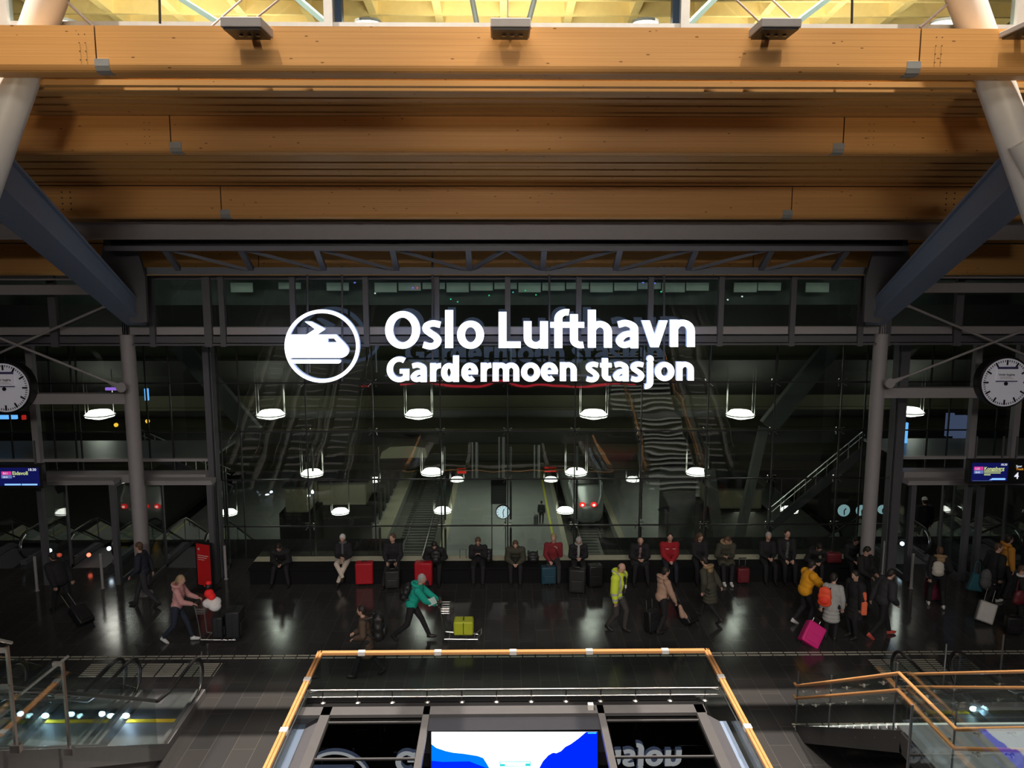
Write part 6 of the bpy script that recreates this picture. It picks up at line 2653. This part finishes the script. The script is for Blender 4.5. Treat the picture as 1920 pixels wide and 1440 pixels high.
# hi-vis man
m_, nt_, b_ = new_mat('hi_vis_yellow')
tc_ = nt_.nodes.new('ShaderNodeTexCoord')
sx_ = nt_.nodes.new('ShaderNodeSeparateXYZ')
nt_.links.new(tc_.outputs['Object'], sx_.inputs[0])
acc = None
for z in (1.02, .885):
    s1 = nt_.nodes.new('ShaderNodeMath')
    s1.operation = 'COMPARE'
    s1.inputs[1].default_value = z
    s1.inputs[2].default_value = .027
    nt_.links.new(sx_.outputs[2], s1.inputs[0])
    if acc is None:
        acc = s1
    else:
        ad = nt_.nodes.new('ShaderNodeMath')
        ad.operation = 'MAXIMUM'
        nt_.links.new(acc.outputs[0], ad.inputs[0])
        nt_.links.new(s1.outputs[0], ad.inputs[1])
        acc = ad
s2 = nt_.nodes.new('ShaderNodeMath')
s2.operation = 'COMPARE'
s2.inputs[1].default_value = .13
s2.inputs[2].default_value = .022
ab_ = nt_.nodes.new('ShaderNodeMath')
ab_.operation = 'ABSOLUTE'
nt_.links.new(sx_.outputs[1], ab_.inputs[0])
nt_.links.new(ab_.outputs[0], s2.inputs[0])
g_ = nt_.nodes.new('ShaderNodeMath')
g_.operation = 'GREATER_THAN'
g_.inputs[1].default_value = 1.05
nt_.links.new(sx_.outputs[2], g_.inputs[0])
mm_ = nt_.nodes.new('ShaderNodeMath')
mm_.operation = 'MULTIPLY'
nt_.links.new(s2.outputs[0], mm_.inputs[0])
nt_.links.new(g_.outputs[0], mm_.inputs[1])
ad = nt_.nodes.new('ShaderNodeMath')
ad.operation = 'MAXIMUM'
nt_.links.new(acc.outputs[0], ad.inputs[0])
nt_.links.new(mm_.outputs[0], ad.inputs[1])
mx_ = nt_.nodes.new('ShaderNodeMix')
mx_.data_type = 'RGBA'
mx_.inputs[6].default_value = (.66, .80, .05, 1)
mx_.inputs[7].default_value = (.42, .43, .42, 1)
nt_.links.new(ad.outputs[0], mx_.inputs[0])
nt_.links.new(mx_.outputs[2], b_.inputs['Base Color'])
b_.inputs['Roughness'].default_value = .7
HV = m_
fp = G(1156, 1182)
p, i = person('balding man in open bright yellow high-visibility jacket walking beside the glass guard', fp, -38, WALK, h=1.80, top=HV, legs=cloth('dark_work_trousers', (.05, .045, .045)), hair='bald', haircol='hairbrown', front=BLACK, look=(10, 20), puff=.05,
              feet=((.16, .09, .09), (-.20, -.09, .12)), toe=(0, 20), hands=((-.02, .26, .80), (.10, -.26, .82)), hood=HV)
bm = NB()
a = W(p, i['chest'] + Vector((.185, .0, -.08)))
bb(bm, a.x - .02, a.x + .02, a.y - .03, a.y - .02, a.z - .05, a.z + .03)
part('badge', bm, WHITEF, p)

# fur coat woman with bags
fp = G(1238, 1186)
p, i = person('dark-haired woman in beige fur jacket and black vest pulling a black suitcase', fp, 20, STAND, h=1.68, top=FUR, legs=BLACK, hair='short', haircol='hairdark', female=True, look=(-10, 15), puff=.03, lean=8, hands=((.30, .2, .88), (.34, -.24, .74)), hood=FUR, shoes='soleblack', feet=((.1, .09, .09), (-.12, -.09, .10)))
suitcase('black suitcase standing left of the woman in the beige fur jacket', G(1224, 1186), 30, LB, (.36, .24, .52), tilt=-6, handle=.3, hard=False)
t = thing('beige_fur_jacket', 'beige fluffy garment carried low in the hand of the woman in fur', 'clothing', W(p, (.40, -.26, .60)))
bm = NB()
capsule(bm, (0, 0, .14), .05, (.06, 0, -.10), .07)
capsule(bm, (.05, .02, .04), .04, (.16, .02, -.14), .05)
part('folded_garment', remesh(bm, .02, 3), FUR, t, True, local=True)

# parka with fur hood
fp = G(1330, 1162)
p, i = person('walking person in dark olive parka with large brown fur hood, pulling a black suitcase', fp, 140, WALK2, h=1.68, top=OLIVE, legs=BLACK, hair='short', haircol='hairdark', look=(0, 20), lean=16, hood=FURD, long=True, puff=.04, hands=((.1, .25, .85), (-.25, -.26, .78)))
suitcase('black suitcase with bright clasps dragged left of the person in fur-hooded parka', G(1300, 1172), 40, LB, (.40, .24, .55), tilt=-42, handle=.4, hard=False)

# yellow jacket
fp = G(1506, 1172)
p, i = person('dark-haired person in bright mustard yellow puffer jacket reaching right', fp, 10, WALK2, h=1.72, top=MUST, legs=BLACK, shoes='solewhite', hair='short', haircol='hairdark', puff=.055, look=(0, 20), lean=12, hands=((.40, .14, 1.16), (.52, -.16, .94)), feet=((-.22, .09, .14), (.10, -.09, .09)), toe=(30, 0))
# grey coat with orange backpack
fp = G(1556, 1200)
p, i = person('person in pale grey long coat with an orange backpack, pulling a magenta suitcase', fp, 60, STAND, h=1.66, top=PALE, legs=BLACK, hair='short', haircol='hairdark', long=True, look=(-20, 20), female=True, puff=.03, lean=8, hands=((-.1, .24, .84), (.12, -.24, .86)))
backpack('bright orange-red backpack on the person in pale grey coat', W(p, i['chest'] + Vector((-.20, .16, -.06))), 60, LO, (.20, .34, .46), flap=mat('red_orange_pocket', (.85, .05, .02), .6))
suitcase('bright magenta-pink suitcase tilted on one corner, left of the person in pale grey coat', G(1512, 1212), -10, LP, (.46, .26, .54), tilt=-30, roll=32, handle=.2, hard=False)
# dark pair right of them
fp = G(1600, 1196)
p, i = person('person in black with an orange scarf hanging down, left one of the dark pair', fp, 200, STAND, h=1.72, top=BLACK, legs=BLACK, shoes='soleblack', hair='short', haircol='hairdark', puff=.045, look=(0, 20), long=True)
t = thing('orange_scarf', 'orange scarf hanging from the shoulder of the left person of the dark pair', 'scarf', W(p, (.0, .22, 1.1)))
bm = NB()
OR2 = mat('coral_orange_cloth', (.85, .16, .07), .8)
a = G(1609, 1192)
capsule(bm, (0, -.08, .16), .05, (.02, -.1, .02), .035)
bb(bm, -.07, .07, -.13, -.07, -.36, -.04)
part('cloth', remesh(bm, .018, 2), OR2, t, True, local=True)
fp = G(1650, 1194)
M['coral'] = mat('coral_shoe', (.60, .09, .07), .6)
p, i = person('person in dark grey and coral-coloured shoes walking right, right one of the dark pair', fp, 10, WALK, h=1.76, top=CHAR, legs=BLACK, hair='short', haircol='hairdark', puff=.05, look=(0, 35), lean=14, shoes='coral')
fp = G(1615, 1140)
p, i = person('person in black with pale hands standing before the right end of the bench', fp, -60, STAND, h=1.72, top=BLACK, legs=BLACK, haircol='hairdark', puff=.035, look=(10, 35), hands=((.30, .10, 1.05), (.30, -.12, 1.0)))

# white backpack person by the right doorway
fp = G(1756, 1138)
p, i = person('person in black with brown fur hood and white backpack walking to the right doorway', fp, 75, WALK, h=1.66, top=BLACK, legs=BLACK, shoes='solewhite', hair='short', haircol='hairbrown', hood=FURD, puff=.035, look=(0, 15), lean=6, feet=((.12, .18, .09), (-.14, -.14, .10)), toe=(0, 12))
backpack('whitish backpack on the person with brown fur hood', W(p, i['chest'] + Vector((-.22, .08, -.05))), 75, mat('white_backpack', (.55, .52, .46), .6), (.18, .32, .38))
suitcase('dark maroon suitcase in front of the person with the white backpack', G(1750, 1126), 5, mat('maroon_luggage', (.12, .015, .035), .5), (.42, .25, .60), handle=.2, hard=False)

# group at the right edge
fp = G(1880, 1120)
p, i = person('dark-haired woman in dark mustard jacket, rearmost of the group at the right edge', fp, 0, STAND, h=1.76, top=MUST2, legs=BLACK, hair='short', haircol='hairdark', female=True, puff=.035, look=(0, 0), hood=MUST2)
fp = G(1858, 1134)
p, i = person('person in long black coat and white shoes in the group at the right edge', fp, 15, WALK, h=1.72, top=BLACK, legs=BLACK, shoes='solewhite', hair='short', haircol='hairbrown', puff=.05, look=(-40, 10), long=True, hands=((.1, .25, .85), (-.1, -.3, .80)))
t = thing('grey_rucksack', 'grey rucksack with a white pompom beside the person in long black coat', 'backpack', G(1846, 1134))
t.location.z = .72
bm = NB()
ball(bm, (0, 0, .08), (.17, .14, .2))
ball(bm, (0, 0, -.1), (.19, .16, .2))
part('bag_body', remesh(bm, .02, 3), GREYF, t, True, local=True)
bm = NB()
ball(bm, (.12, -.15, -.1), .055)
part('pompom', bm, WHITEF, t, True, local=True)
t = thing('tote_bag', 'dark teal tote bag hanging left of the grey rucksack', 'bag', G(1824, 1130))
t.location.z = .62
bm = NB()
prism(bm, [(-.2, -.06, -.24), (.2, -.06, -.30), (.16, -.06, .16), (-.06, -.06, .22)], (0, .12, 0))
part('bag_body', bm, LT, t, False, local=True, bevel=.02)
bm = NB()
tube(bm, curve_pts([(-.04, 0, .2), (-.0, 0, .5), (.1, 0, .5), (.12, 0, .16)], 5), .012, 6)
part('strap', bm, LT, t, True, local=True)
suitcase('silver grey hard suitcase with raised handle, tilted, at the right edge', G(1842, 1170), -24, LG, (.40, .26, .52), tilt=-22, roll=14, handle=.40)
fp = G(1902, 1180)
p, i = person('person in black with bare forearm, white scarf and wine-red bag at the right edge', fp, -20, STAND, h=1.66, top=BLACK, legs=BLACK, hair='short', haircol='hairbrown', puff=.03, look=(-30, 20), female=True, scarf=WHITEF, hands=((.2, .24, .84), (.22, -.26, .78)))
t = thing('handbag', 'wine-red handbag at the hip of the person with white scarf', 'bag', W(p, (.0, -.26, .98)))
bm = NB()
ball(bm, (0, 0, 0), (.17, .08, .20))
ball(bm, (-.05, 0, -.08), (.14, .08, .12))
part('bag_body', remesh(bm, .02, 3), LW, t, True, local=True)
bm = NB()
tube(bm, curve_pts([(-.1, 0, .14), (-.02, .06, .42), (.08, 0, .14)], 5), .012, 6)
part('strap', bm, LW, t, True, local=True)
suitcase('small black suitcase with white ribbon on its handle at the right edge', G(1898, 1190), -8, LB, (.36, .22, .42), handle=0, hard=False)

# on the escalator behind the right doorway, and far down on the platform
fp = P(1740, 998, 25.6)
person('person in black with a white cap riding the descending escalator behind the right doorway', Vector((fp.x, 25.9, -.30)), 90, STAND, h=1.75, top=BLACK, legs=BLACK, hat=WHITEF, puff=.05)
q = G(1015, 982, -10.5)
person('distant person in dark clothes walking away on the middle platform', q, 80, STAND, h=1.78, top=CHAR, legs=CHAR)
suitcase('grey suitcase pulled by the distant person on the middle platform', G(1005, 984, -10.5), 80, GREYF, (.45, .3, .7), handle=.3)
